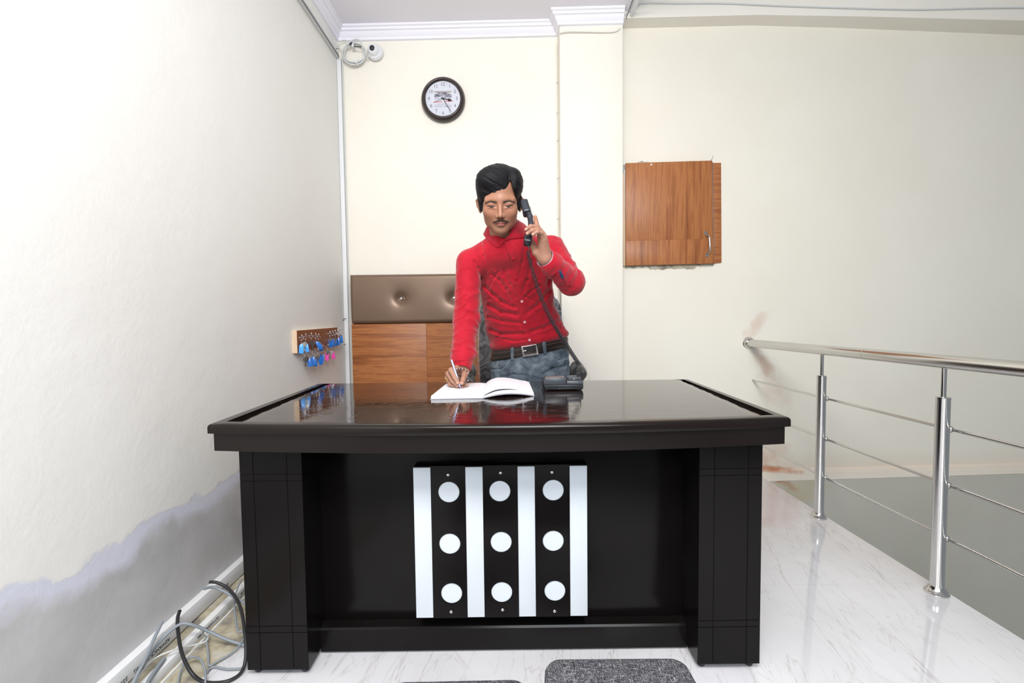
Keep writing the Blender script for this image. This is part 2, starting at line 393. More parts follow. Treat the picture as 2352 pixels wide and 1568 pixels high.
tag(build('beam_cable', MB().tube(smoothpath(pts, 5), 0.0042, 8), M['white_cable'], smooth=60), 'thin grey cable sagging along the beam above the right-hand wall', 'cable')
pts = [at(*q, y=3.10-.006) for q in ((1276,102),(1277,170),(1276,230),(1278,290),(1279,380),(1281,470),(1283,560),(1284,600),(1286,700),(1287,800),(1288,870))]
c = thing('pillar_cable', 'thin cream cable running down beside the pillar behind the man', 'cable', (pts[0].x, pts[0].y, 1.0))
pts = [Vector((0.325, 3.096, p.z)) for p in pts]
build('wire', MB().tube(smoothpath(pts, 4), 0.003, 8), M['cream'], c, smooth=60)
for z in (2.65, 2.45, 2.27, 2.02, 1.75, 1.5): build('clip', MB().ball((0.325, 3.092, z), (0.007,0.005,0.006), 10), M['white_plastic'], c, smooth=60)
pts = [at(*q, y=2.975) for q in ((1286,75),(1300,72),(1340,72),(1380,73),(1412,72),(1424,64))]
tag(build('cornice_cable', MB().tube(smoothpath(pts, 4), 0.0045, 8), M['cream'], smooth=60), 'cream cable under the cornice at the top of the pillar', 'cable')
# ================================================================== reception desk
ZT = 0.78
desk = thing('desk', 'dark espresso lacquered reception desk with a white-striped front board', 'desk', (-0.03, 1.7, 0))
def bow(x, y0=1.262, d=0.055):      # front edge of the top curves out in the middle
    u = (x+0.036)/0.825; return y0-d*(1-u*u)
XA, XB, YB = -0.862, 0.789, 2.085
xs = np.linspace(XA, XB, 41)
DL, DR = -0.040, 0.036       # the top widens a little towards the back
def top_outline(off):
    pts = [(x, bow(x)+off) for x in np.linspace(XA+off, XB-off, 41)]
    return pts+[(XB+DR-off, YB-off), (XA+DL+off, YB-off)]
b = MB(); rows = []
for off, z in ((0.011,0.700),(0.011,0.7515),(0.0005,0.752),(0.0,0.754),(0.0,0.770),(0.0015,0.7745),(0.005,0.7778),(0.010,0.7792),(0.016,0.7797)):
    rows.append([(x, y, z) for x, y in top_outline(off)])
b.grid(rows, close_u=True); n = len(rows[0]); b.f.append(tuple(range(n))[::-1])
# inner edge of the raised rim, dropping to the channel beside the table sheet
inner = []
for k, (x, y, z) in enumerate(rows[-1]):
    if k < 41: xi = min(max(x, XA+0.036), XB-0.030); inner.append((xi, bow(xi)+0.034, 0.7797))
    else: inner.append((XB+DR-0.030 if k == 41 else XA+DL+0.036, YB-0.012, 0.7797))
low = [(x, y, 0.7665) for x, y, z in inner]
o = len(b.v); b.add(rows[-1]+inner+low, []);
for i in range(n):
    j = (i+1) % n; b.f.append((o+i, o+j, o+n+j, o+n+i)); b.f.append((o+n+i, o+n+j, o+2*n+j, o+2*n+i))
b.f.append(tuple(o+2*n+i for i in range(n)))
build('desktop', b, M['espresso_edge'], desk, smooth=30)
# glossy inset with a wrinkled clear sheet over it
m = M['desktop_sheet'] = mat('dark desktop under clear wrinkled film', (0.018,0.009,0.007), 0.05, spec=0.55, coat=0.25, coat_r=0.02); t = NT(m)
p = t.pos((1,1,1)); p2 = t.pos((3.0,6.0,1), (0,0,0.12))
n1 = t.noise(p2, 2.2, 4, 0.6, 1.6); n2 = t.noise(p, 26, 3, 0.6, 1.0)
wr = t.math('POWER', t.math('SUBTRACT', 1.0, t.math('MULTIPLY', t.math('ABSOLUTE', t.math('SUBTRACT', n1, 0.5)), 7.0), clamp=True), 3.0)
h = t.math('ADD', t.math('MULTIPLY', n1, 0.9), t.math('ADD', t.math('MULTIPLY', wr, 0.14), t.math('MULTIPLY', n2, 0.10)))
t.bump(h, 0.20, 0.0022, coat=True)
b = MB(); rows = []
for u in np.linspace(0, 1, 60):
    xf, xb_ = XA+0.082+(XB-0.072-XA-0.082)*u, XA+DL+0.062+(XB+DR-0.052-XA-DL-0.062)*u; r = []
    for k, v in enumerate(np.linspace(0, 1, 40)):
        x = xf+(xb_-xf)*v; y = (bow(xf)+0.0342)*(1-v)+(YB-0.0125)*v; e = 1.0 if u in (0, 1) else 0.0
        r.append((x+e*0.0035*math.sin(v*47)*math.sin(v*21+1), y, 0.7798-e*0.0012))
    rows.append(r)
b.sheet(rows, 0.0125); sh = build('glossy_inset', b, M['desktop_sheet'], desk)
# leg blocks with grooves
def leg_block(x0, x1, inner):
    b = MB(); g, gd = 0.0010, 0.002; yf = 1.31
    w = x1-x0; vx = [x0+0.22*w, x0+0.76*w] if inner > 0 else [x0+0.24*w, x0+0.78*w]
    hz = [0.597, 0.617, 0.135, 0.155]
    X = sorted([x0, x1]+[v+s*g for v in vx for s in (-1, 1)]); Z = sorted([0.02, 0.70]+[v+s*g for v in hz for s in (-1, 1)])
    def dep(i, j):      # cell grooved?
        return (i in (1, 3)) or (j in (1, 3, 5, 7))
    for i in range(len(X)-1):
        for j in range(len(Z)-1):
            y = yf+(gd if dep(i, j) else 0); b.add([(X[i],y,Z[j]),(X[i+1],y,Z[j]),(X[i+1],y,Z[j+1]),(X[i],y,Z[j+1])], [(0,1,2,3)])
    for i in range(len(X)-1):
        for j in range(len(Z)-1):
            a = dep(i, j)
            if i+1 < len(X)-1 and dep(i+1, j) != a: b.add([(X[i+1],yf,Z[j]),(X[i+1],yf+gd,Z[j]),(X[i+1],yf+gd,Z[j+1]),(X[i+1],yf,Z[j+1])], [(0,1,2,3)])
            if j+1 < len(Z)-1 and dep(i, j+1) != a: b.add([(X[i],yf,Z[j+1]),(X[i],yf+gd,Z[j+1]),(X[i+1],yf+gd,Z[j+1]),(X[i+1],yf,Z[j+1])], [(0,1,2,3)])
    b.box(x0, x1, yf+gd+.0005, 2.02, 0.02, 0.70)
    return b
for nm, x0, x1, s in (('leg_panel', -0.805, -0.622, 1), ('leg_panel', 0.551, 0.737, -1)):
    lg = build(nm, leg_block(x0, x1, s), M['espresso'], desk, fixn=False)
    for fx in (x0+0.02, x1-0.02):
        build('glide_foot', MB().lathe([(0.010,0),(0.012,0.004),(0.012,0.021)], (fx, 1.335, 0.0), n=14), M['black_plastic'], lg, smooth=40)
build('front_panel', MB().box(-0.622, 0.551, 1.43, 1.45, 0.02, 0.70), M['espresso'], desk, bevel=0.001)
b = MB(); b.prism([(1.398,0.008),(1.398,0.078),(1.402,0.084),(1.4285,0.092),(1.4285,0.008)], -0.6215, 0.5505, Matrix(((0,0,1,0),(1,0,0,0),(0,1,0,0),(0,0,0,1))))
build('plinth', b, M['espresso'], desk, smooth=30)
# striped board on the front
y0 = 1.372
bd = build('front_board', MB().box(-0.307, 0.2305, y0+.006, 1.4295, 0.1335, 0.6125), M['espresso'], desk, bevel=0.001)
xw = [(-0.308,-0.2545), (-0.147,-0.0935), (0.0145,0.0675), (0.1755,0.2295)]
xb = [(-0.2545,-0.147), (-0.0935,0.0145), (0.0675,0.1755)]
for a, c in xw:
    build('white_stripe', MB().box(a, c, y0-.0005, y0+.0058, 0.133, 0.6105), M['white_gloss'], bd, bevel=0.0012)
# black strips with round holes
zc = [0.5335, 0.3705, 0.2125]
for i, (a, c) in enumerate(xb):
    cx = (a+c)/2; b = MB(); R = 0.0335; n = 48
    ox = [(-0.199, -0.199, -0.196), (-0.041,-0.039,-0.039), (0.1245,0.1235,0.1275)][i]
    zz = [(0.5325,0.369,0.2105), (0.5335,0.3725,0.212), (0.5345,0.374,0.214)][i]
    zcut = [0.132, (zz[2]+zz[1])/2, (zz[1]+zz[0])/2, 0.6155]
    for k in range(3):
        z_ = zz[2-k]; xo = ox[2-k]; za, zb2 = zcut[k], zcut[k+1]
        ring = [(xo+R*math.cos(2*math.pi*q/n), z_+R*math.sin(2*math.pi*q/n)) for q in range(n)]
        outer = []
        for q in range(n):
            an = 2*math.pi*q/n; dx, dz = math.cos(an), math.sin(an)
            tx = ((c-.0006-xo)/dx if dx > 1e-6 else ((a+.0006-xo)/dx if dx < -1e-6 else 9)); tz = ((zb2-z_)/dz if dz > 1e-6 else ((za-z_)/dz if dz < -1e-6 else 9))
            tt = min(tx, tz); outer.append((xo+dx*tt, z_+dz*tt))
        o = len(b.v)
        vs = [(x, y0-.001, z) for x, z in ring]+[(x, y0-.001, z) for x, z in outer]+[(x, y0+.0058, z) for x, z in ring]+[(x, y0+.0058, z) for x, z in outer]
        b.add(vs, [(q, (q+1) % n, n+(q+1) % n, n+q) for q in range(n)]+[(q, 2*n+q, 2*n+(q+1) % n, (q+1) % n) for q in range(n)]+[(n+q, n+(q+1) % n, 3*n+(q+1) % n, 3*n+q) for q in range(n)])
        # corner fillers
        for sx in (a+.0006, c-.0006):
            for sz in (za, zb2):
                cand = sorted(outer, key=lambda q: (q[0]-sx)**2+(q[1]-sz)**2)[:2]
                b.add([(sx, y0-.001, sz), (cand[0][0], y0-.001, cand[0][1]), (cand[1][0], y0-.001, cand[1][1])], [(0,1,2)])
        build('round_disc', MB().lathe([(R-.0006,0.0),(R-.0006,-0.003),(R-.002,-0.0042),(0.0,-0.0044)], (xo, y0+.0058, z_), (0,1,0), 40), M['white_gloss'], bd, smooth=30)
    st = build('black_strip', b, M['espresso'], bd, fixn=True)
    for sx, sz in (((-0.2005,0.588),(-0.1985,0.152)), ((-0.038,0.5925),(-0.037,0.1565)), ((0.121,0.5925),(0.126,0.150)))[i]:
        build('screw', MB().lathe([(0.0048,0),(0.0048,-0.0015),(0.003,-0.0032),(0,-0.004)], (sx, y0-.001, sz), (0,1,0), 14), M['steel'], bd, smooth=40)

# ================================================================== wall clock
cc = Vector((-0.438, 3.112-.045, 2.545))
clock = thing('wall_clock', 'round wall clock with dark brown rim and white dial above the headboard', 'clock', (cc.x, 3.11, cc.z))
prof = [(0.115,0.042),(0.146,0.042),(0.1475,0.036),(0.146,0.022),(0.138,0.008),(0.129,0.0),(0.123,0.0),(0.117,0.008),(0.115,0.020)]
b = MB(); rows = [[(cc.x+r*math.cos(a), cc.y+h, cc.z+r*math.sin(a)) for a in np.linspace(0, 2*math.pi, 73)[:-1]] for r, h in prof+[prof[0]]]
b.grid(rows, close_u=True); build('rim', b, mat('brown clock rim', (0.028,0.018,0.017), 0.28, coat=0.3), clock, smooth=60)
DY = cc.y+0.018
b = MB(); b.lathe([(0.1165,0.0),(0.1165,0.004)], (cc.x, DY, cc.z), (0,1,0), 64)
dial = build('dial', b, mat('clock dial', (0.80,0.82,0.90), 0.4), clock, smooth=30)
def facing(x, y, z, rot=0.0):      # text stands in the x-z plane and faces the room
    return Matrix.Translation((x, y, z)) @ Matrix.Rotation(rot, 4, 'Y') @ Matrix.Rotation(math.pi/2, 4, 'X')
for i in range(12):
    a = math.radians(90-30*(i+1)); b = text_mb(str(i+1), 0.031, facing(cc.x+0.093*math.cos(a), DY-.0006, cc.z+0.093*math.sin(a))); build('numeral', b, M['grey_ink'], dial)
# printed picture and lines on the dial
b = MB(); b.box(cc.x-.056, cc.x+.058, DY-.0006, DY, cc.z-.008, cc.z+.050)
m = mat('printed room picture', (0.5,0.5,0.55), 0.5); t = NT(m); p = t.pos(); s = t.sep(p)
u = t.math('DIVIDE', t.math('SUBTRACT', s[0], cc.x+.001), 0.057); v_ = t.math('DIVIDE', t.math('SUBTRACT', s[2], cc.z+.021), 0.029)
au = t.math('ABSOLUTE', u)
dk = t.ramp(t.noise(t.pos((1,1,1.5)), 55, 3), [(0.4,(0.12,0.11,0.15)),(0.6,(0.45,0.45,0.52))])
floor_ = t.math('GREATER_THAN', t.math('SUBTRACT', t.math('MULTIPLY', au, -0.3), 0.12), v_)
c = t.mix(floor_, dk, (0.62,0.62,0.72))
win = t.math('MULTIPLY', t.math('GREATER_THAN', au, 0.42), t.math('GREATER_THAN', v_, t.math('SUBTRACT', 0.55, t.math('MULTIPLY', au, 0.25))))
c = t.mix(t.math('MULTIPLY', win, t.math('LESS_THAN', v_, t.math('MULTIPLY', au, 0.9))), c, (0.72,0.75,0.72))
c = t.mix(t.math('GREATER_THAN', v_, 0.72), c, (0.55,0.47,0.36)); c = t.mix(t.math('GREATER_THAN', v_, 0.88), c, (0.32,0.28,0.42)); t.col(c)
build('dial_picture', b, m, dial)
b = MB(); random.seed(3)
x = cc.x-.062
while x < cc.x+.062:
    wd = random.uniform(.004,.009)
    if abs(x-cc.x-0.0) > .004: b.box(x, x+wd, DY-.0007, DY, cc.z-.022+(x-cc.x)*0.05, cc.z-.0145+(x-cc.x)*0.05)
    x += wd+.0012
build('red_lettering', b, mat('pinkish red print', (0.72,0.25,0.26), 0.5), dial)
b = MB()
for zz, xa2, xb2, wz in ((-.034,-.04,.04,.002), (-.042,-.055,.055,.002), (-.0515,-.054,-.004,.003), (-.0515,.006,.056,.004)):
    x = cc.x+xa2
    while x < cc.x+xb2:
        wd = random.uniform(.002,.008); b.box(x, min(x+wd, cc.x+xb2), DY-.0007, DY, cc.z+zz-wz/2, cc.z+zz+wz/2); x += wd+.0015
build('small_print', b, mat('grey print', (0.33,0.33,0.38), 0.5), dial)
def hand(name, ang, ln, wd, back, y, spade=0):
    a = math.radians(90-ang); d = Vector((math.cos(a),0,math.sin(a))); n = Vector((-d.z,0,d.x)); c0 = Vector((cc.x, y, cc.z))
    ps = [(-back, wd*.5), (ln*.55, wd*.45), (ln*.62, wd*(1.6 if spade else .45)), (ln*.75, wd*(1.3 if spade else .4)), (ln, wd*.1)]
    poly = [c0+d*s+n*w2 for s, w2 in ps]+[c0+d*s-n*w2 for s, w2 in reversed(ps)]; k = len(poly)
    b = MB(); b.add(poly+[p+Vector((0,.0008,0)) for p in poly], [tuple(range(k)), tuple(range(2*k-1, k-1, -1))]+[(i, k+i, k+(i+1) % k, (i+1) % k) for i in range(k)])
    build(name, b, M['ink'], clock)
hand('hour_hand', 102, 0.062, 0.006, 0.01, DY-.004, 1)
hand('minute_hand', 149, 0.088, 0.004, 0.012, DY-.0055, 0)
hand('second_hand', 247, 0.070, 0.0018, 0.042, DY-.007)
build('hub', MB().lathe([(0.005,0),(0.005,-.008),(0,-.009)], (cc.x, DY, cc.z), (0,1,0), 16), M['ink'], clock, smooth=40)
g = mat('clock glass', (1,1,1), 0.02, trans=1.0, ior=1.05, spec=0.3); build('glass', MB().lathe([(0.1165,0),(0.1165,.001)], (cc.x, cc.y+.006, cc.z), (0,1,0), 48), g, clock)

# ================================================================== wooden cupboard in the right-hand wall
yc = 3.085-.013
cab = thing('wall_cupboard', 'teak laminate cupboard door fixed over an opening in the wall beside the pillar', 'cupboard', (1.08, 3.08, 1.42))
a, b2, c2, d2 = at(1437,375,y=3.045), at(1635,369,y=3.045), at(1640,605,y=3.045), at(1437,610,y=3.045)
def slab(q, y0, y1):
    mb = MB(); k = len(q); mb.add([(v.x, y0, v.z) for v in q]+[(v.x, y1, v.z) for v in q], [tuple(range(k)), tuple(range(2*k-1, k-1, -1))]+[(i, k+i, k+(i+1) % k, (i+1) % k) for i in range(k)]); return mb
zs = at(1500, 552, y=3.045).z
e, f = at(1437.5,553,y=3.045), at(1638,548,y=3.045)
door = build('door', slab([a,b2,f,e], 3.04, 3.060), M['lam_z'], cab, bevel=0.0012)
M['lam_z2'] = M['lam_z'].copy(); M['lam_z2'].name = 'teak laminate offcut'
for nd in M['lam_z2'].node_tree.nodes:
    if nd.type == 'MAPPING': nd.inputs['Location'].default_value = (3.3,1.1,0.7)
build('door_bottom_rail', slab([e,f,c2,d2], 3.04, 3.060), M['lam_z2'], cab, bevel=0.0008)
q = [at(*v, y=3.062) for v in ((1635,374),(1656,374),(1657,603),(1640,605))]
build('side_board', slab(q, 3.0600, 3.076), M['lam_x'], cab, bevel=0.001)
q = [at(*v, y=3.062) for v in ((1634,372),(1636.5,372),(1640.5,606),(1638,606))]; build('edge_strip', slab(q, 3.0585, 3.066), M['steel_d'], cab)
q = [at(*v, y=3.07) for v in ((1428.5,400),(1434,400),(1437,610),(1431,611))]; build('frame_post', slab(q, 3.062, 3.085), M['pale_wood'], cab)
q = [at(*v, y=3.06) for v in ((1434.5,390),(1436.2,390),(1439.5,609),(1437.5,609))]; build('door_edge', slab(q, 3.0605, 3.064), M['white_plastic'], cab)
q = [at(*v, y=3.07) for v in ((1427.5,378),(1436,379),(1436,399),(1429,400))]; build('hinge', slab(q, 3.064, 3.082), M['steel_d'], cab)
random.seed(5)
low = [at(px, 612+random.uniform(-1,3.5)+(5 if 1490<px<1600 else 0)-(px-1430)*0.012, y=3.07) for px in range(1638, 1428, -6)]
q = [at(1430,603,y=3.07), at(1640,600,y=3.07)]+low
build('broken_plaster_edge', slab(q, 3.068, 3.0795), M['plaster'], cab)
hm = [at(*v, y=3.0) for v in ((1620,537),(1626,541),(1627,580),(1624,585))]
hx0, hz0 = at(1621,536,y=3.04), at(1624,586,y=3.04)
b = MB(); b.tube(smoothpath([(hx0.x,3.036,hx0.z-.012),(hx0.x+.010,3.018,hx0.z-.020),(hx0.x+.012,3.010,hx0.z-.04),(hz0.x+.006,3.010,hz0.z+.040),(hz0.x+.006,3.018,hz0.z+.018),(hz0.x,3.036,hz0.z+.012)], 5), 0.0062, 10)
for h in (hx0, hz0): b.box(h.x-.009, h.x+.009, 3.0365, 3.0398, h.z-.011, h.z+.013)
build('handle', b, M['steel'], door, smooth=50)
for px, py, r in ((1496,378,.006),(1519,378,.004)):
    h = at(px, py, y=3.04); build('screw', MB().lathe([(r,0),(r,-.001),(0,-.003)], (h.x,3.0395,h.z), (0,1,0), 12), M['white_plastic'] if r > .005 else M['steel_d'], door, smooth=40)
lw = thing('loose_wires', 'wisps of thin loose wire sticking up behind the cupboard door', 'wire', tuple(at(1500,374,y=3.066)))
for pts in (((1470,374),(1474,370),(1480,373),(1486,372),(1492,374)), ((1462,375),(1468,372),(1478,371)), ((1634,370),(1637,362),(1638,357)), ((1632,369),(1634,364))):
    build('wire', MB().tube(smoothpath([at(*q, y=3.066) for q in pts], 4), 0.0012, 6), M['grey_cable'], lw, smooth=60)

# ================================================================== headboard leaning on the back wall
hb = thing('headboard', 'bed headboard with brown buttoned leather over a teak laminate panel, behind the desk', 'headboard', (-0.4, 3.08, 0))
X0, X1 = -1.083, 0.275
def tuft(x, z):
    d = 0
    for bx in (-0.743, -0.385, -0.03):
        r2 = (x-bx)**2+(z-1.2175)**2; d += 0.026*math.exp(-r2/0.0011)+0.012*math.exp(-r2/0.006)
    return d
xs_, zs_ = np.linspace(X0+.003, X1, 170), np.linspace(1.0525, 1.3795, 50); rows = []
for z in zs_:
    r = []
    for x in xs_:
        e1 = min(x-X0, X1-x, z-1.0515, 1.3805-z); rnd = 0.018*(1-max(0, 1-e1/0.02)**2)
        r.append((x, 3.085-0.022-rnd+tuft(x, z)-0.006*math.sin((z-1.052)/0.33*math.pi), z))
    rows.append(r)
b = MB(); b.grid(rows); lea = mat('brown metallic leatherette', (0.19,0.125,0.085), 0.36, spec=0.6); t = NT(lea); t.bump(t.noise(t.pos(), 260, 3), 0.15, 0.0015)
t.b.inputs['Metallic'].default_value = 0.35
# close the back
nu, nv = len(rows), len(rows[0]); per = [(0, j) for j in range(nv)]+[(i, nv-1) for i in range(1, nu)]+[(nu-1, j) for j in range(nv-2, -1, -1)]+[(i, 0) for i in range(nu-2, 0, -1)]
o = len(b.v); b.v += [(rows[i][j][0], 3.085, rows[i][j][2]) for i, j in per]
for k in range(len(per)):
    i, j = per[k]; i2, j2 = per[(k+1) % len(per)]; b.f.append((i*nv+j, o+k, o+(k+1) % len(per), i2*nv+j2))
b.f.append(tuple(range(o, o+len(per))))
pad = build('leather_pad', b, lea, hb, smooth=50)
for bx in (-0.743, -0.385, -0.03):
    b = MB(); b.lathe([(0.0105,0.0),(0.0105,-.004),(0.007,-.009),(0,-.010)], (bx, 3.085-.046+0.034, 1.2175), (0,1,0), 12); build('crystal_button', b, M['silver'], pad)
build('laminate_panel', MB().box(-1.087, -0.5785, 3.072, 3.092, 0.05, 1.048), M['lam_x'], hb, bevel=0.0008)
M['lam_x2'] = M['lam_x'].copy(); M['lam_x2'].name = 'teak laminate joined piece'
for nd in M['lam_x2'].node_tree.nodes:
    if nd.type == 'MAPPING': nd.inputs['Location'].default_value = (2.3,0.4,5.1)
build('laminate_panel', MB().box(-0.5775, X1, 3.072, 3.092, 0.05, 1.049), M['lam_x2'], hb, bevel=0.0008)
build('back_board', MB().box(-1.08, X1-.002, 3.0925, 3.098, 0.0, 1.375), M['lam_x'], hb)

# ================================================================== dome camera and its coiled cable
cp = at(857,115,y=3.09)
dm = thing('security_camera', 'white dome security camera under the cornice, lens pointing into the room', 'camera', (cp.x, 3.115, cp.z))
ax = Vector((-0.03,-0.97,-0.14)).normalized(); base = Vector((cp.x+.008, 3.1165, cp.z-.004))
b = MB(); b.lathe([(0.053,0),(0.053,.012),(0.050,.020),(0.043,.026)], base, (0.0,-1,0.0), 36); build('base', b, M['white_plastic'], dm, smooth=40)
c0 = base+Vector((-.004,-.024,.004)); rings = [(0.040*math.cos(a), 0.040*math.sin(a)) for a in np.linspace(-0.6, 1.05, 10)]
dmb = build('dome', MB().lathe(rings+[(0.017,.036),(0.0175,.030)], c0, ax, 32), M['white_plastic'], dm, smooth=50)
build('lens', MB().lathe([(0.0172,.030),(0.0172,.036),(0.012,.037),(0.0105,.040),(0.007,.042),(0,.043)], c0, ax, 24), M['black_plastic'], dmb, smooth=30)
q0 = c0+ax*.026; 
cb = thing('cable_coil', 'coil of off-white camera cable tied up beside the dome camera', 'cable', (at(812,120,y=3.09).x, 3.1, at(812,120,y=3.09).z))
b = MB(); cx_ = at(813,121,y=3.085)
for k in range(4):
    rx, rz = 0.071+0.004*k-.006*(k % 2), 0.062+0.005*((k*7) % 3); ox, oz = 0.003*math.sin(k*2.1), 0.003*math.cos(k*1.7)
    b.tube([(cx_.x+ox+rx*math.cos(a), 3.104-.006*k, cx_.z+oz+rz*math.sin(a)) for a in np.linspace(0, 2*math.pi, 41)[:-1]], 0.0042, 8, closed=True)
build('coil', b, M['white_cable'], cb, smooth=60)
b = MB()
L1 = [at(*q, y=3.095) for q in ((776,108),(778,98),(788,92),(800,95),(803,104),(800,112))]; b.tube(smoothpath(L1, 6), 0.0035, 8)
L1 = [at(*q, y=3.092) for q in ((776,104),(783,114),(790,118))]; b.tube(smoothpath(L1, 6), 0.0035, 8)
L1 = [at(*q, y=3.08) for q in ((803,102),(808,93),(820,90),(829,95),(832,106),(836,120),(844,130),(848,128))]; b.tube(smoothpath(L1, 6), 0.0035, 8)
build('tail', b, M['white_cable'], cb, smooth=60)
b = MB(); b.tube([at(*q, y=3.075) for q in ((803,102),(809,98))], 0.006, 8); b.tube(smoothpath([at(*q, y=3.075) for q in ((809,106),(820,107),(829,108))], 3), 0.003, 8)
build('connector', b, M['ink'], cb, smooth=60)
for (px, py, r) in ((812,107,0.3),(819,143,-.5)):
    q = at(px, py, y=3.085); build('cable_tie', MB().box(q.x-.005, q.x+.006, 3.065, 3.108, q.z-.012, q.z+.010), M['white_plastic'], cb, bevel=0.002)

# ================================================================== steel railing
XR = 1.62
ra = thing('railing', 'polished stainless steel railing along the floor edge by the stairwell', 'railing', (XR, 2.0, 0))
def htop(y): return 0.8885
b = MB(); b.tube([(XR, y, htop(y)) for y in (3.06, 2.4, 1.7, 1.0, 0.2, -1.5)], 0.0255, 24)
hr = build('handrail', b, M['steel'], ra, smooth=50)
build('wall_flange', MB().lathe([(0.042,0.0),(0.042,.008),(0.036,.014),(0.034,.024),(0.028,.03)], (XR, 3.072, htop(0)), (0,-1,0), 28), M['steel'], hr, smooth=40)
build('joint_ring', MB().lathe([(0.0257,0.0),(0.0257,.002)], (XR, 2.05, htop(0)), (0,-1,0), 28), M['steel_d'], hr, smooth=40)
ys = [2.34, 1.677, 1.01, 0.35]
for y in ys:
    b = MB(); b.lathe([(0.0218,0.02),(0.0218,0.748),(0.0225,0.7495),(0.0225,0.754),(0.020,0.7555),(0.0095,0.7555)], (XR, y, 0), n=28)
    po = build('post', b, M['steel'], ra, smooth=40)
    build('pin', MB().lathe([(0.0085,0.75),(0.0085,0.868)], (XR, y, 0), n=16), M['steel'], po, smooth=40)
    build('base_flange', MB().lathe([(0.038,0.001),(0.038,0.005),(0.033,0.008),(0.032,0.013),(0.028,0.016),(0.0225,0.028)], (XR, y, 0), n=32), M['steel'], po, smooth=30)
    for z in (0.633, 0.419, 0.213):
        b = MB(); b.ball((XR+.029, y, z), (0.011,0.013,0.013), 14); b.ball((XR+.020,y,z), (0.008,0.008,0.008), 10); build('rod_holder', b, M['steel'], po, smooth=60)
for z in (0.633, 0.419, 0.213):
    b = MB(); b.tube([(XR+.031, 3.07, z), (XR+.031, -1.5, z)], 0.0062, 12); rd = build('rod', b, M['steel'], ra, smooth=50)
    build('rod_flange', MB().lathe([(0.013,0),(0.013,.006),(0.007,.01)], (XR+.031, 3.072, z), (0,-1,0), 16), M['steel'], rd, smooth=40)

# ================================================================== notebook, pen, telephone
nb = thing('notebook', 'open white-paged register book lying on the desk under his right hand', 'book', (-0.1, 1.8, 0.78))
paper = mat('ruled paper', (0.83,0.83,0.87), 0.7); t = NT(paper); p = t.pos(); s = t.sep(p)
ln = t.math('GREATER_THAN', t.math('FRACT', t.math('MULTIPLY', s[1], 120.0)), 0.93)
rl = t.math('LESS_THAN', t.math('ABSOLUTE', t.math('SUBTRACT', s[0], -0.135)), 0.0005)
c = t.mix(t.math('MULTIPLY', ln, 0.25), (0.83,0.83,0.87), (0.55,0.6,0.8)); c = t.mix(t.math('MULTIPLY', rl, 0.4), c, (0.8,0.4,0.5)); t.col(c)
scrib = mat('page edges', (0.78,0.78,0.80), 0.8)
FL, FS, FR = (-0.295, 1.612), (-0.106, 1.622), (0.084, 1.660)
BL, BS, BR = (-0.285, 1.925), (-0.112, 1.955), (0.078, 1.965)
def lerp(a, b, u): return (a[0]+(b[0]-a[0])*u, a[1]+(b[1]-a[1])*u)
def page(A, B, C, D, zf, nu=24, nv=8):
    rows = []
    for i in range(nv+1):
        v = i/nv; r = []
        for j in range(nu+1):
            u = j/nu; p_ = lerp(lerp(A, B, u), lerp(D, C, u), v); r.append((p_[0], p_[1], zf(u, v)))
        rows.append(r)
    return rows
b = MB(); b.sheet(page(FL, FS, BS, BL, lambda u, v: 0.7803), 0.0016)
b.sheet(page(FS, FR, BR, BS, lambda u, v: 0.7803+0.011*max(0, math.sin(math.pi*min(1, u*1.02)))*(1-0.3*v)), 0.0016)
build('cover', b, mat('notebook cover', (0.45,0.45,0.5), 0.5), nb, smooth=50)
def stack(A, B, C, D, zf, z0):
    top = page(A, B, C, D, zf); b = MB(); b.grid(top); nu, nv = len(top), len(top[0])
    per = [(0, j) for j in range(nv)]+[(i, nv-1) for i in range(1, nu)]+[(nu-1, j) for j in range(nv-2, -1, -1)]+[(i, 0) for i in range(nu-2, 0, -1)]
    o = len(b.v); b.v += [(top[i][j][0], top[i][j][1], z0(j/(nv-1), i/(nu-1))) for i, j in per]; n_ = len(per)
    for k in range(n_):
        i, j = per[k]; i2, j2 = per[(k+1) % n_]; b.f.append((i*nv+j, o+k, o+(k+1) % n_, i2*nv+j2))
    b.f.append(tuple(range(o, o+n_))); return b
zl = lambda u, v: 0.7925-0.0035*max(0, u-0.85)/0.15
build('left_pages', stack((FL[0]+.003,FL[1]+.003), FS, BS, (BL[0]+.003,BL[1]-.003), zl, lambda u, v: 0.7824), paper, nb, smooth=40)
zr = lambda u, v: 0.787+0.0055*min(1, u*4)+0.014*math.sin(math.pi*min(1, u*1.0))*(1-0.3*v)
build('right_pages', stack(FS, (FR[0]-.003,FR[1]+.003), (BR[0]-.003,BR[1]-.003), BS, zr, lambda u, v: 0.7830+0.012*math.sin(math.pi*u)*(1-0.3*v)), paper, nb, smooth=40)
# a raised leaf curling on the right page
zq = lambda u, v: zr(u, v)+0.0008+0.011*math.sin(math.pi*min(1, u*1.15)**0.6)*(0.55+0.45*v)*(1-u)**0.35
b = MB(); b.sheet(page((FS[0]+.001,FS[1]+.001), (FR[0]-.012,FR[1]+.006), (BR[0]-.014,BR[1]+.012), (BS[0],BS[1]+.012), zq), 0.0004); build('curling_leaf', b, paper, nb, smooth=60)

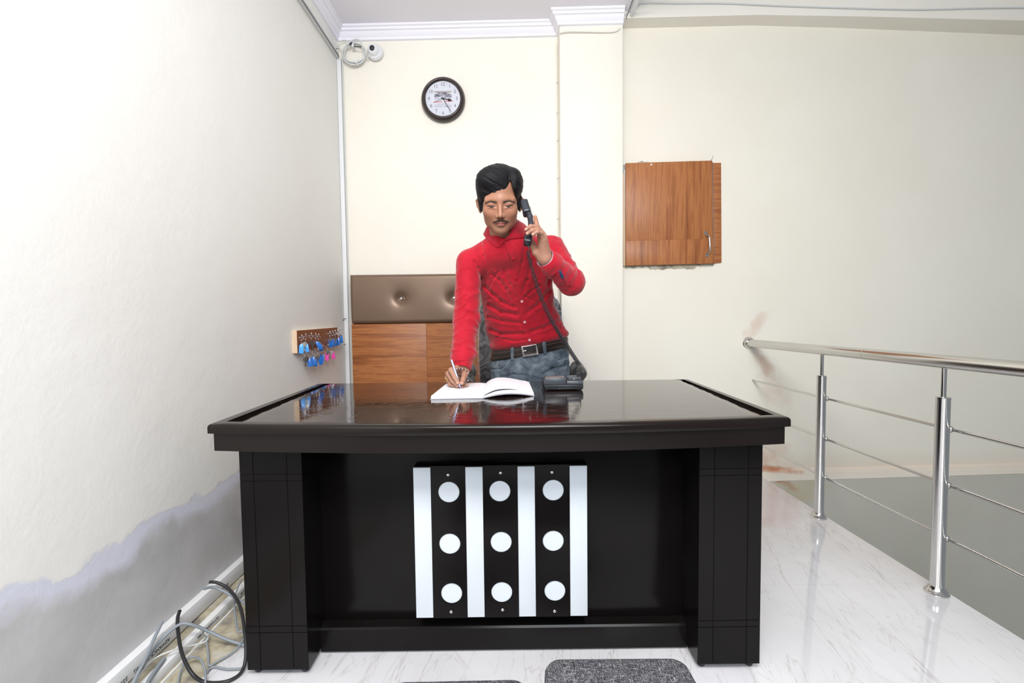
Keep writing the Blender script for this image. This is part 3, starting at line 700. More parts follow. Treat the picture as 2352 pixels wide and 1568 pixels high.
ph = thing('telephone', 'black desk telephone seen from behind, its handset cradle empty, right of the open book', 'telephone', (0.2, 1.85, 0.7795))
def at2(px, py, y): return at(px, py, y=y)
x0, x1 = 0.132, 0.283; yf, yb_ = 1.785, 1.975
b = MB(); b.add([(x0,yf,.7835),(x1,yf-.004,.7835),(x1+.004,yb_,.7835),(x0+.004,yb_,.7835),(x0-.002,yf,.803),(x1+.003,yf-.004,.803),(x1+.006,yb_,.797),(x0+.002,yb_,.797)], [(0,3,2,1),(4,5,6,7),(0,1,5,4),(1,2,6,5),(2,3,7,6),(3,0,4,7)])
lower = build('lower_shell', b, M['black_plastic'], ph, bevel=0.003)
gm = mat('dark grey phone shell', (0.045,0.052,0.062), 0.35)
b = MB()      # upper shell: tall part on the left, lower cradle on the right
def wedge(xa, xb3, ya2, yb3, z0, zf, zb3): b.add([(xa,ya2,z0),(xb3,ya2,z0),(xb3,yb3,z0-.004),(xa,yb3,z0-.004),(xa+.001,ya2+.003,zf),(xb3-.001,ya2+.003,zf),(xb3-.001,yb3,zb3),(xa+.001,yb3,zb3)], [(0,3,2,1),(4,5,6,7),(0,1,5,4),(1,2,6,5),(2,3,7,6),(3,0,4,7)])
wedge(x0-.002, 0.218, yf+.001, yb_-.005, .8035, .832, .812)
wedge(0.2185, x1+.003, yf+.001, yb_-.005, .8035, .818, .808)
up = build('upper_shell', b, gm, ph, bevel=0.003)
build('cradle', MB().box(0.226, 0.279, yf+.012, yf+.028, .8145, .8300), gm, up, bevel=0.002); build('cradle', MB().box(0.230, 0.276, yf+.10, yf+.12, .806, .826), gm, up, bevel=0.002)
build('hook_switch', MB().box(0.244, 0.253, yf+.001, yf+.018, .8187, .829), mat('grey hook switch', (0.12,0.13,0.15), 0.35), up, bevel=0.001)
build('screen_cover', MB().box(0.136, 0.212, yf+.01, yf+.05, .8305, .8335), mat('smoky brown panel', (0.16,0.12,0.115), 0.3), up, bevel=0.001)
build('cable_notch', MB().box(0.1885, 0.1915, yf-.0045, yf+.002, .7838, .792), M['ink'], lower)
for fx in (0.14, 0.268):
    for fy in (1.80, 1.955): build('foot', MB().lathe([(0.006,0),(0.006,0.0045)], (fx, fy, 0.7795), n=12), M['black_plastic'], lower)

# ================================================================== key board and keys on the left wall
kb = thing('key_rack', 'brown wooden key board with pale edges screwed to the left wall', 'rack', (XL, 2.64, 1.0))
zt0, zt1, zb0, zb1 = 1.021, 1.029, 0.902, 0.912
KX = XL+.027
b = MB(); v = [(XL,2.365,zb0),(XL,2.915,zb1),(XL,2.915,zt1),(XL,2.365,zt0)]; b.add(v+[(KX-.002,*q[1:]) for q in v], [(0,1,2,3),(4,7,6,5),(0,4,5,1),(1,5,6,2),(2,6,7,3),(3,7,4,0)])
build('board', b, M['pale_wood'], kb)
b = MB(); b.add([(KX-.0018,*q[1:]) for q in v]+[(KX,*q[1:]) for q in v], [(0,1,2,3),(4,7,6,5),(0,4,5,1),(1,5,6,2),(2,6,7,3),(3,7,4,0)]); build('brown_face', b, M['brownboard'], kb)
top_px = [(692,774),(701,772),(714,770),(724,770),(731,772),(757,765),(763,764),(769,763),(775,761),(781,757)]
low_px = [(699,808),(706,806),(717,804),(722,806),(730,804),(740,797),(752,795),(762,793)]
blue = mat('blue key tag', (0.02,0.16,0.56), 0.3, coat=0.4); lblue = mat('light blue key tag', (0.08,0.40,0.95), 0.3, coat=0.4)
pink = mat('pink key tag', (0.88,0.09,0.45), 0.3, coat=0.4); keym = mat('key metal', (0.62,0.60,0.56), 0.25, metal=1.0); keyd = mat('dark key metal', (0.2,0.18,0.15), 0.35, metal=1.0)
def hook(y, z):
    pts = [Vector((KX-.002, y, z-.004)), Vector((KX+.008, y, z-.008)), Vector((KX+.016, y, z-.004)), Vector((KX+.018, y, z+.003)), Vector((KX+.015, y, z+.009))]
    build('hook', MB().tube(smoothpath(pts, 4), 0.0013, 7), M['silver'], kb, smooth=60)
def key_mb(L=0.052):
    b = MB(); n = 18; R = 0.0115
    b.prism([(R*math.cos(2*math.pi*i/n), -0.02+R*1.0*math.sin(2*math.pi*i/n)) for i in range(n)], -.001, .001)
    b.prism([(-.004,-.03),(-.0042,-L),(-.001,-L-.004),(.0025,-L),(.0015,-L+.006),(.0035,-L+.01),(.0015,-L+.014),(.004,-.034),(.004,-.03)], -.0008, .0008)
    return b
def tag_mb():
    b = MB(); b.prism([(-.0035,-.012),(-.011,-.022),(-.011,-.060),(-.009,-.063),(.009,-.063),(.011,-.060),(.011,-.022),(.0035,-.012)], -.002, .002); return b
def xform(mb, mtx): 
    q = MB(); q.f = list(mb.f); q.v = [tuple(mtx @ Vector(v)) for v in mb.v]; return q
def keyset(i, px, py, kind, rot, lean, krot, keyonly=False):
    x = KX+.013; h = at(px, py, x=x); hook(h.y, h.z+.004)
    o = thing('key_ring', LAB[i], 'keys', (x, h.y, h.z), 'keys hanging on the key board')
    build('link', MB().tube([h+Vector((0,0,-.014)), h+Vector((.002,-.001,-.026)), h+Vector((0,0,-.036))], .0011, 6), M['silver'], o, smooth=60); R0 = Matrix.Translation(h) @ Matrix.Rotation(rot, 4, 'Z'); D_ = Matrix.Translation((0,0,-.024))
    R = Matrix.Translation(h) @ Matrix.Rotation(rot, 4, 'Z') @ Matrix.Rotation(lean, 4, 'Y')
    stand = Matrix.Rotation(math.pi/2, 4, 'X')
    rr = 0.009; ring = MB(); ring.tube([(rr*math.cos(a), 0.0005*math.sin(a*2), -rr*0.75+rr*math.sin(a)) for a in np.linspace(0, 2*math.pi, 17)[:-1]], 0.0009, 6, closed=True)
    build('ring', xform(ring, R), M['silver'], o, smooth=60)
    if kind: build('tag', xform(tag_mb(), D_ @ R @ stand), kind, o, bevel=0.0012)
    K = Matrix.Translation(h) @ Matrix.Rotation(krot, 4, 'Z') @ Matrix.Rotation(-lean*0.8+(0.08 if i % 2 else -.1), 4, 'Y') @ Matrix.Translation((0,0,0.002))
    off = Matrix.Translation((0.002, -0.004 if i % 3 else 0.004, 0))
    build('key', xform(key_mb(0.05+.004*(i % 3)), D_ @ off @ K @ stand), keyd if i in (2, 11) else keym, o)
LAB = ['silver key with a light blue tag, first of the upper row on the key board', 'silver key with a light blue tag, second of the upper row on the key board',
 'dark key without a tag in the upper row of the key board', 'blue-tagged key leaning right in the upper row', 'blue-tagged key right of the leaning one, left of the bare stretch of board',
 'bright silver key over a blue tag, just right of the bare board', 'blue-tagged key second right of the bare stretch of board', 'blue-tagged key third from the far end of the key board', 'blue-tagged key second from the far end of the key board', 'blue-tagged key on the last hook at the far end of the key board',
 'untagged keys hanging lowest at the near end of the key board', 'blue-tagged key first of the lower row of the key board', 'blue-tagged key third of the lower row, round key in front of it',
 'blue-tagged key beside a grey key in the lower row of the key board', 'blue tag hanging tilted in the middle of the lower row', 'single blue-tagged key left of the pink tags', 'pink-tagged key nearer the blue ones on the key board', 'pink-tagged key at the far end of the lower row']
cfg = [(lblue,.4,.05,.2),(lblue,.3,-.12,.5),(None,.2,.1,.7),(blue,.5,-.5,.9),(blue,.3,-.22,.3),(blue,.9,-.1,.1),(blue,.5,0,1.2),(blue,.3,.05,1.0),(blue,.2,-.05,1.3),(blue,.5,-.1,1.2),
       (None,.3,.05,.9),(blue,.3,-.2,.7),(blue,.2,-.1,.2),(blue,.3,-.05,.9),(blue,.8,-.3,.8),(blue,.15,.06,1.3),(pink,.2,.1,1.0),(pink,.9,-.2,.3)]
for i, ((px, py), (k, r, l, kr)) in enumerate(zip(top_px+low_px, cfg)): keyset(i, px, py, k, r, l, kr)

# ================================================================== trunking, cables on the floor by the left wall
c = thing('cable_trunking', 'white plastic cable trunking along the foot of the left wall, printed with black lettering', 'trunking', (XL, 1.5, 0.05))
build('channel', MB().box(XL, XL+.030, 0.4, 3.08, 0.028, 0.083), M['white_plastic'], c, bevel=0.002)
def walltext(s, size, x, y, z, flip=False):
    tf = Matrix.Translation((x, y, z)) @ Matrix.Rotation(math.pi/2, 4, 'Z') @ Matrix.Rotation(math.pi/2, 4, 'X')
    if flip: tf = tf @ Matrix.Rotation(math.pi, 4, 'Z')
    return text_mb(s, size, tf)
b = MB()
for s_, y in (('ADVANCE CASING', 1.348), ('2251D', 1.235), ('ADVANCE CASING', 2.05), ('2251D', 1.70)):
    q = walltext(s_, 0.0165, XL+.0302, y, 0.044, True); b.add(q.v, q.f)
build('lettering', b, M['ink'], c)
c = thing('cable_trunking', 'second white plastic trunking strip lying on the floor beside the wall-fixed one', 'trunking', (XL+.09, 1.5, 0.0))
build('channel', MB().box(XL+.075, XL+.100, 0.4, 2.9, 0.010, 0.040), M['white_plastic'], c, bevel=0.002)
build('lid_edge', MB().box(XL+.112, XL+.117, 0.4, 1.72, 0.002, 0.016), M['white_plastic'], c)
b = MB(); q = walltext('OLT CASING 25 MM', 0.012, XL+.1003, 1.50, 0.025, True); b.add(q.v, q.f); q = walltext('ADVANCE 20', 0.012, XL+.1003, 1.72, 0.025, True); b.add(q.v, q.f)
build('lettering', b, M['ink'], c)
rows = []; random.seed(11)
for i, y in enumerate(np.linspace(0.4, 3.05, 90)):
    w_ = 0.235+0.025*math.sin(y*9)+random.uniform(-.012,.012)
    rows.append([(XL+.001, y, 0.027+random.uniform(-.001,.001)), (XL+.05, y, 0.019+random.uniform(-.003,.003)), (XL+.09, y, 0.011), (XL+.14, y, 0.006+random.uniform(-.002,.002)), (XL+w_, y, 0.0005)])
b = MB(); b.grid(rows); n_ = len(rows); o = len(b.v)
b.add([(XL+.001, 0.4, 0.0002), (XL+.001, 3.05, 0.0002)], [])
b.f += [(0,1,2,3,4,o), tuple((n_-1)*5+k for k in (4,3,2,1,0))+(o+1,)]
b.f += [(i*5, o, o+1) if False else (i*5, (i+1)*5, o+1) for i in range(0)]
fl = struct('trim_5', b, M['plaster'], smooth=40)
def floor_cable(name, label, px, r, m, zz):
    pts = []
    for k, (x, y) in enumerate(px):
        pts.append(at(x, y, z=zz[k] if isinstance(zz, (list, tuple)) else zz))
    for p in pts:
        if p.x < XL+.035+r and p.z > .04: 
            d_ = (XL+.035+r)/p.x; p.x *= d_; p.y *= d_; p.z = CAMH+(p.z-CAMH)*d_
    return tag(build(name, MB().tube(smoothpath(pts, 7), r, 8), m, smooth=60), label, 'cable')
floor_cable('black_cable', 'thick black cable looping up the wall and round on the floor left of the desk', [(480,1336),(500,1338),(525,1352),(545,1378),(556,1410),(562,1450),(565,1490),(562,1525),(548,1550),(515,1566),(470,1566),(440,1545),(418,1500),(409,1450),(408,1420),(413,1402)], 0.0052, M['black_cable'], [.16,.15,.13,.11,.10,.08,.05,.02,.008,.008,.008,.04,.07,.09,.11,.12])
floor_cable('grey_cable', 'thick grey cable arching from the trunking under the left leg of the desk', [(300,1575),(330,1525),(365,1475),(410,1435),(440,1434),(480,1450),(520,1468),(565,1482)], 0.0048, M['grey_cable'], [.06,.07,.09,.11,.1,.06,.03,.01])
floor_cable('grey_cable', 'grey cable curving away from the wall at the upper end of the black loop', [(468,1352),(490,1348),(515,1358),(545,1375),(566,1388)], 0.0048, M['grey_cable'], [.15,.14,.12,.10,.09])
floor_cable('grey_cable', 'straight grey cable leaning up against the trunking, left of the lettering', [(372,1428),(352,1470),(335,1510),(310,1560),(303,1580)], 0.0048, M['grey_cable'], [.14,.12,.1,.08,.07])
floor_cable('grey_cable', 'short cut end of grey cable lying over the two trunking strips', [(377,1512),(360,1535),(343,1560),(336,1575)], 0.006, M['grey_cable'], [.05,.05,.05,.05])
floor_cable('thin_cable', 'thin pale cable bending across both trunking strips', [(310,1575),(325,1545),(355,1512),(400,1492),(440,1482),(470,1474),(478,1462),(470,1452)], 0.0026, M['white_cable'], [.06,.06,.06,.06,.04,.03,.03,.03])
floor_cable('thin_cable', 'thin grey cable making a low loop beside the black one', [(408,1575),(415,1540),(430,1515),(448,1508),(463,1518),(471,1540),(472,1575)], 0.003, M['grey_cable'], [.01,.02,.03,.03,.03,.02,.01])
floor_cable('thin_cable', 'thin grey cable snaking from the desk leg along the marble floor', [(568,1440),(555,1475),(530,1500),(500,1518),(480,1528),(478,1500),(473,1462)], 0.003, M['grey_cable'], [.03,.02,.012,.01,.01,.02,.03])
floor_cable('thin_cable', 'thin grey cable curling near the foot of the desk leg', [(475,1545),(482,1535),(495,1531),(520,1536),(555,1534),(560,1525),(568,1470),(566,1445)], 0.003, M['grey_cable'], [.008,.008,.008,.008,.01,.02,.04,.04])
floor_cable('thin_cable', 'dark thin cables bunched behind the left leg of the desk', [(555,1330),(545,1352),(538,1380),(541,1420),(548,1450),(562,1445)], 0.003, M['grey_cable'], [.08,.07,.06,.05,.04,.04])

# ================================================================== visitor chairs: tweed cushions at the bottom edge
m = M['tweed'] = mat('grey tweed', (0.2,0.2,0.22), 0.95, spec=0.1); t = NT(m); p = t.pos()
wx = t.noise(t.pos((560,60,300)), 1.0, 2, 0.7); wy = t.noise(t.pos((60,560,300)), 1.0, 2, 0.7); wn = t.noise(p, 380, 2, 0.7)
f = t.math('ADD', t.math('MULTIPLY', t.math('MAXIMUM', wx, wy), 0.62), t.math('MULTIPLY', wn, 0.40))
t.col(t.ramp(f, [(0.45,(0.020,0.020,0.028)),(0.55,(0.085,0.085,0.10)),(0.62,(0.25,0.25,0.245)),(0.70,(0.5,0.49,0.46))])); t.bump(f, 0.7, 0.003)
def stool(cx, yb, wf, wn_, z, label, rot):
    o = thing('stool', label, 'stool', (cx, yb-.17, 0))
    poly = []
    def corner(x, y, r, a0):
        for k in range(7): a = math.radians(a0+90*k/6); poly.append((x+r*math.cos(a), y+r*math.sin(a)))
    L = 0.34; r = 0.032
    corner(wf/2-r, yb-r, r, 0); corner(-wf/2+r, yb-r, r, 90); corner(-wn_/2+r, yb-L+r, r, 180); corner(wn_/2-r, yb-L+r, r, 270)
    rows = []; C0 = (0, yb-L/2)
    for s, zz in ((0.97,z-.065),(1.0,z-.055),(1.005,z-.03),(1.0,z-.012),(0.975,z-.003),(0.93,z),(0.6,z+.004),(0.2,z+.006)):
        rows.append([(cx+ (C0[0]+(x-C0[0])*s), C0[1]+(y-C0[1])*s, zz+0.0012*math.sin(x*40+y*31)) for x, y in poly])
    b = MB(); b.grid(rows, close_u=True); k = len(poly); b.f.append(tuple(range(k))[::-1]); b.f.append(tuple((len(rows)-1)*k+i for i in range(k)))
    if rot:
        R = Matrix.Translation((cx, yb-L/2, 0)) @ Matrix.Rotation(rot, 4, 'Z') @ Matrix.Translation((-cx, -(yb-L/2), 0)); b = xform(b, R)
    build('cushion', b, M['tweed'], o, smooth=70)
    build('frame', MB().box(cx-wf*.42, cx+wf*.42, yb-L*.93, yb-L*.07, z-.085, z-.066), M['black_plastic'], o, bevel=.003)
    for sx in (-1, 1):
        for yy in (yb-.05, yb-L+.05): build('leg', MB().tube([(cx+sx*wf*.36, yy, z-.085), (cx+sx*wf*.42, yy, 0.0)], [0.013, 0.009], 12), M['steel_d'], o, smooth=50)
stool(0.224, 0.985, 0.318, 0.335, 0.30, 'stool with a square grey tweed cushion in front of the right half of the desk', 0.0)
stool(-0.122, 0.928, 0.30, 0.31, 0.30, 'stool with a grey tweed cushion just showing at the bottom edge below the striped board', 0.0)

# ================================================================== office chair behind the man
leather = mat('black leather', (0.018,0.017,0.018), 0.32, spec=0.6); t = NT(leather); t.bump(t.noise(t.pos(), 40, 3), 0.2, 0.006)
wrap = mat('clear plastic wrap', (0.85,0.87,0.9), 0.12, alpha=0.22, spec=1.0); t = NT(wrap)
p = t.pos(); n1 = t.noise(p, 9, 3, 0.5, 1.2); t.bump(n1, 0.8, 0.02); t.l(t.ramp(n1, [(0.45,(0.04,0.04,0.04)),(0.54,(0.20,0.20,0.20)),(0.62,(0.05,0.05,0.05))]), t.b.inputs['Alpha'])
oc = thing('office_chair', 'black leather office chair with plastic wrap still on its back and arms, behind the man', 'chair', (0.063, 2.66, 0))
def cushion(name, fn, mt, par, nu=26, nv=26):
    rows = [[fn(i/(nu-1)*2-1, j/(nv-1)*2-1) for j in range(nv)] for i in range(nu)]; return rows
def back_pt(u, v, s=1.0, dy=0.0, front=True):
    hw = 0.268*(1-0.10*v*v)*(1.0 if v < .6 else 1-0.55*((v-.6)/.4)**3)*s; z = 0.87+0.40*v*s
    e = (1-abs(u)**3.5)*(1-abs(v)**5); y = 2.88+0.03*(v)+(-0.055*e if front else 0.05*e)*1.0+dy*(1 if not front else -1)-0.02*u*u
    return (0.063+hw*u, y, z)
def shell(s=1.0, dy=0.0):
    b = MB(); n = 30; us = np.linspace(-1, 1, n)
    F = [[back_pt(u, v, s, dy, True) for u in us] for v in us]; B = [[back_pt(u, v, s, dy, False) for u in us] for v in us]
    b.grid(F); o = len(b.v); b.grid([r[::-1] for r in B]); per = [(0, j) for j in range(n)]+[(i, n-1) for i in range(1, n)]+[(n-1, j) for j in range(n-2, -1, -1)]+[(i, 0) for i in range(n-2, 0, -1)]
    for k in range(len(per)):
        i, j = per[k]; i2, j2 = per[(k+1) % len(per)]; b.f.append((i*n+j, o+i*n+(n-1-j), o+i2*n+(n-1-j2), i2*n+j2))
    return b
bk = build('backrest', shell(), leather, oc, smooth=60)
build('plastic_wrap', shell(1.04, 0.012), wrap, bk, smooth=60)
rows = []
b = MB(); n = 24
F = [[(0.063+0.255*u, 2.62+0.185*v, 0.50+0.045*(1-abs(u)**4)*(1-abs(v)**4)) for u in np.linspace(-1,1,n)] for v in np.linspace(-1,1,n)]
b.sheet([r for r in F], 0.001); b.box(-0.185, 0.311, 2.44, 2.80, 0.44, 0.50); build('seat', b, leather, oc, smooth=50)
for sx in (-1, 1):
    xa = 0.063+sx*0.298
    arm = [(xa, 2.82, 0.50), (xa+.01*sx, 2.80, 0.64), (xa+.012*sx, 2.72, 0.735), (xa+.012*sx, 2.58, 0.765), (xa+.01*sx, 2.44, 0.75), (xa, 2.39, 0.70), (xa-.02*sx, 2.42, 0.60), (xa-.05*sx, 2.51, 0.48)]
    ar = build('armrest', MB().tube(smoothpath(arm, 6), 0.022, 12), leather, oc, smooth=60)
    build('arm_pad', MB().tube(smoothpath([(xa+.012*sx,2.76,0.745),(xa+.012*sx,2.58,0.79),(xa+.012*sx,2.41,0.765)], 6), [0.03]*6+[0.036]*6+[0.03], 14), leather, ar, smooth=60)
    build('plastic_wrap', MB().tube(smoothpath([(xa+.012*sx,2.80,0.70),(xa+.012*sx,2.68,0.765),(xa+.012*sx,2.51,0.785),(xa+.012*sx,2.37,0.72)], 6), [0.046+0.006*math.sin(k*1.7) for k in range(19)], 14, cap=False), wrap, ar, smooth=60)
build('gas_column', MB().lathe([(0.028,0.08),(0.028,0.28),(0.02,0.28),(0.02,0.44)], (0.063, 2.64, 0), n=20), M['steel_d'], oc, smooth=30)
for k in range(5):
    a = math.radians(270+72*k); d_ = Vector((math.cos(a), math.sin(a), 0)); c0 = Vector((0.063, 2.64, 0))
    lg = build('base_leg', MB().tube([c0+d_*.02+Vector((0,0,.1)), c0+d_*.16+Vector((0,0,.09)), c0+d_*.29+Vector((0,0,.065))], [0.026,0.02,0.014], 10), M['black_plastic'], oc, smooth=50)
    q = c0+d_*.29; build('castor', MB().lathe([(0.025,-.018),(0.027,-.006),(0.027,.006),(0.025,.018)], (q.x, q.y, 0.027), (-d_.y, d_.x, 0), 18), M['black_plastic'], lg, smooth=40)
# ================================================================== the man: surfaces grown from distance fields
def V(*a): return np.array(a, float)
def A3(v): return np.array([v[0], v[1], v[2]], float)
def smin(a, b, k):
    h = np.maximum(k-np.abs(a-b), 0)/k; return np.minimum(a, b)-h*h*k*0.25
def smax(a, b, k): return -smin(-a, -b, k)
def rcone(p, a, b, r1, r2):
    a, b = A3(a), A3(b); ba = b-a; pa = p-a; h = np.clip((pa@ba)/max(ba@ba, 1e-12), 0, 1)
    return np.linalg.norm(pa-h[:, None]*ba, axis=1)-(r1+(r2-r1)*h)
def ell(p, c, r):
    q = p-A3(c); r = V(*r); k0 = np.linalg.norm(q/r, axis=1); k1 = np.linalg.norm(q/(r*r), axis=1); return k0*(k0-1)/np.maximum(k1, 1e-9)
def rbox(p, c, h, r, R=None):
    q = p-A3(c)
    if R is not None: q = q @ R
    q = np.abs(q)-(V(*h)-r); return np.linalg.norm(np.maximum(q, 0), axis=1)+np.minimum(q.max(axis=1), 0)-r
def vnoise(p, seed=0):
    i = np.floor(p).astype(np.int64); f = p-i; f = f*f*(3-2*f); out = 0
    def hsh(x, y, z):
        n = (x*374761393+y*668265263+z*2147483647+seed*974711) & 0xffffffff; n = ((n ^ (n >> 13))*1274126177) & 0xffffffff
        return ((n ^ (n >> 16)) & 0xffff)/32767.5-1
    for dx in (0, 1):
        wx = f[:, 0] if dx else 1-f[:, 0]
        for dy in (0, 1):
            wy = f[:, 1] if dy else 1-f[:, 1]
            for dz in (0, 1):
                wz = f[:, 2] if dz else 1-f[:, 2]; out = out+wx*wy*wz*hsh(i[:, 0]+dx, i[:, 1]+dy, i[:, 2]+dz)
    return out
def near(p, c, r, fn):
    """fn evaluated only inside the ball c, r"""
    d = np.linalg.norm(p-A3(c), axis=1)-r; m_ = d < 0; out = np.maximum(d, 0)+0.03
    if m_.any(): out[m_] = fn(p[m_])
    return out
def grow(fn, lo, hi, h):
    """surface nets over a narrow band"""
    B = 6; lo = V(*lo); hi = V(*hi); nb_ = np.ceil((hi-lo)/(h*B)).astype(int); N = nb_*B+1
    g = np.stack(np.meshgrid(*[lo[k]+(np.arange(nb_[k])*B+B/2)*h for k in range(3)], indexing='ij'), -1).reshape(-1, 3)
    fc = fn(g); act = np.abs(fc) < h*B*0.87*1.25+0.006
    F = np.repeat(np.repeat(np.repeat(np.where(fc < 0, -1., 1.).astype(np.float32).reshape(nb_), B, 0), B, 1), B, 2)
    F = np.pad(F, ((0,1),)*3, mode='edge')
    idx = np.argwhere(act.reshape(nb_)); o = np.stack(np.meshgrid(*[np.arange(B+1)]*3, indexing='ij'), -1).reshape(-1, 3)
    for s in range(0, len(idx), 1500):
        I = (idx[s:s+1500, None, :]*B+o[None]).reshape(-1, 3); F[I[:, 0], I[:, 1], I[:, 2]] = fn(lo+I*h)
    S = F < 0; nx, ny, nz = S.shape
    c = np.zeros((nx-1, ny-1, nz-1), np.uint8)
    for dx in (0,1):
        for dy in (0,1):
            for dz in (0,1): c += S[dx:nx-1+dx, dy:ny-1+dy, dz:nz-1+dz]
    cells = np.argwhere((c > 0) & (c < 8)); del c
    acc = np.zeros((len(cells), 3)); cnt = np.zeros(len(cells)); cor = [(a, b_, d) for a in (0,1) for b_ in (0,1) for d in (0,1)]
    val = {k: F[cells[:, 0]+k[0], cells[:, 1]+k[1], cells[:, 2]+k[2]] for k in cor}
    for k in cor:
        for ax_ in range(3):
            if k[ax_] == 0:
                k2 = tuple(k[i]+(i == ax_) for i in range(3)); a, b_ = val[k], val[k2]; m_ = (a < 0) != (b_ < 0)
                t_ = np.where(m_, a/np.where(np.abs(a-b_) < 1e-9, 1, a-b_), 0); q = np.tile(np.array(k, float), (len(cells), 1)); q[:, ax_] += t_
                acc[m_] += q[m_]; cnt[m_] += 1
    verts = lo+(cells+acc/cnt[:, None])*h
    vid = -np.ones((nx-1, ny-1, nz-1), np.int32); vid[cells[:, 0], cells[:, 1], cells[:, 2]] = np.arange(len(cells)); quads = []
    for ax_ in range(3):
        a_ = [slice(None)]*3; b_ = [slice(None)]*3; a_[ax_] = slice(0, -1); b_[ax_] = slice(1, None)
        e = np.argwhere(S[tuple(a_)] != S[tuple(b_)]); u, v = (ax_+1) % 3, (ax_+2) % 3
        ok = (e[:, u] > 0) & (e[:, v] > 0) & (e[:, u] < [nx,ny,nz][u]-1) & (e[:, v] < [nx,ny,nz][v]-1); e = e[ok]; ins = S[e[:, 0], e[:, 1], e[:, 2]]
        def g_(du, dv):
            q = e.copy(); q[:, u] -= du; q[:, v] -= dv; return vid[q[:, 0], q[:, 1], q[:, 2]]
        Q = np.stack([g_(1,1), g_(0,1), g_(0,0), g_(1,0)], 1); Q[~ins] = Q[~ins][:, ::-1]; quads.append(Q)
    return verts, np.concatenate(quads)
def skin(name, fn, lo, hi, h, mt, parent, colfn=None):
    v, q = grow(fn, lo, hi, h)
    off = Vector((0,0,0)); p_ = parent
    while p_ is not None: off += p_.location; p_ = p_.parent
    me = bpy.data.meshes.new(name); me.vertices.add(len(v)); me.vertices.foreach_set('co', (v-A3(off)).astype(np.float32).ravel())
    me.loops.add(q.size); me.loops.foreach_set('vertex_index', q.astype(np.int32).ravel()); me.polygons.add(len(q))
    me.polygons.foreach_set('loop_start', np.arange(0, q.size, 4, dtype=np.int32)); me.polygons.foreach_set('use_smooth', np.ones(len(q), bool))
    me.update(calc_edges=True); me.validate()
    if colfn is not None:
        at_ = me.color_attributes.new('tint', 'FLOAT_COLOR', 'POINT'); c = np.ones((len(v), 4), np.float32); c[:, :3] = colfn(v); at_.data.foreach_set('color', c.ravel())
    o = bpy.data.objects.new(name, me); COL.objects.link(o); me.materials.append(mt)
    if parent is not None: o.parent = parent
    return o
def rotm(ex, ey, ez):      # local -> world
    return np.array((Matrix.Rotation(ez, 3, 'Z') @ Matrix.Rotation(ey, 3, 'Y') @ Matrix.Rotation(ex, 3, 'X')))
W_ = lambda px, py, y: A3(at(px, py, y=y))

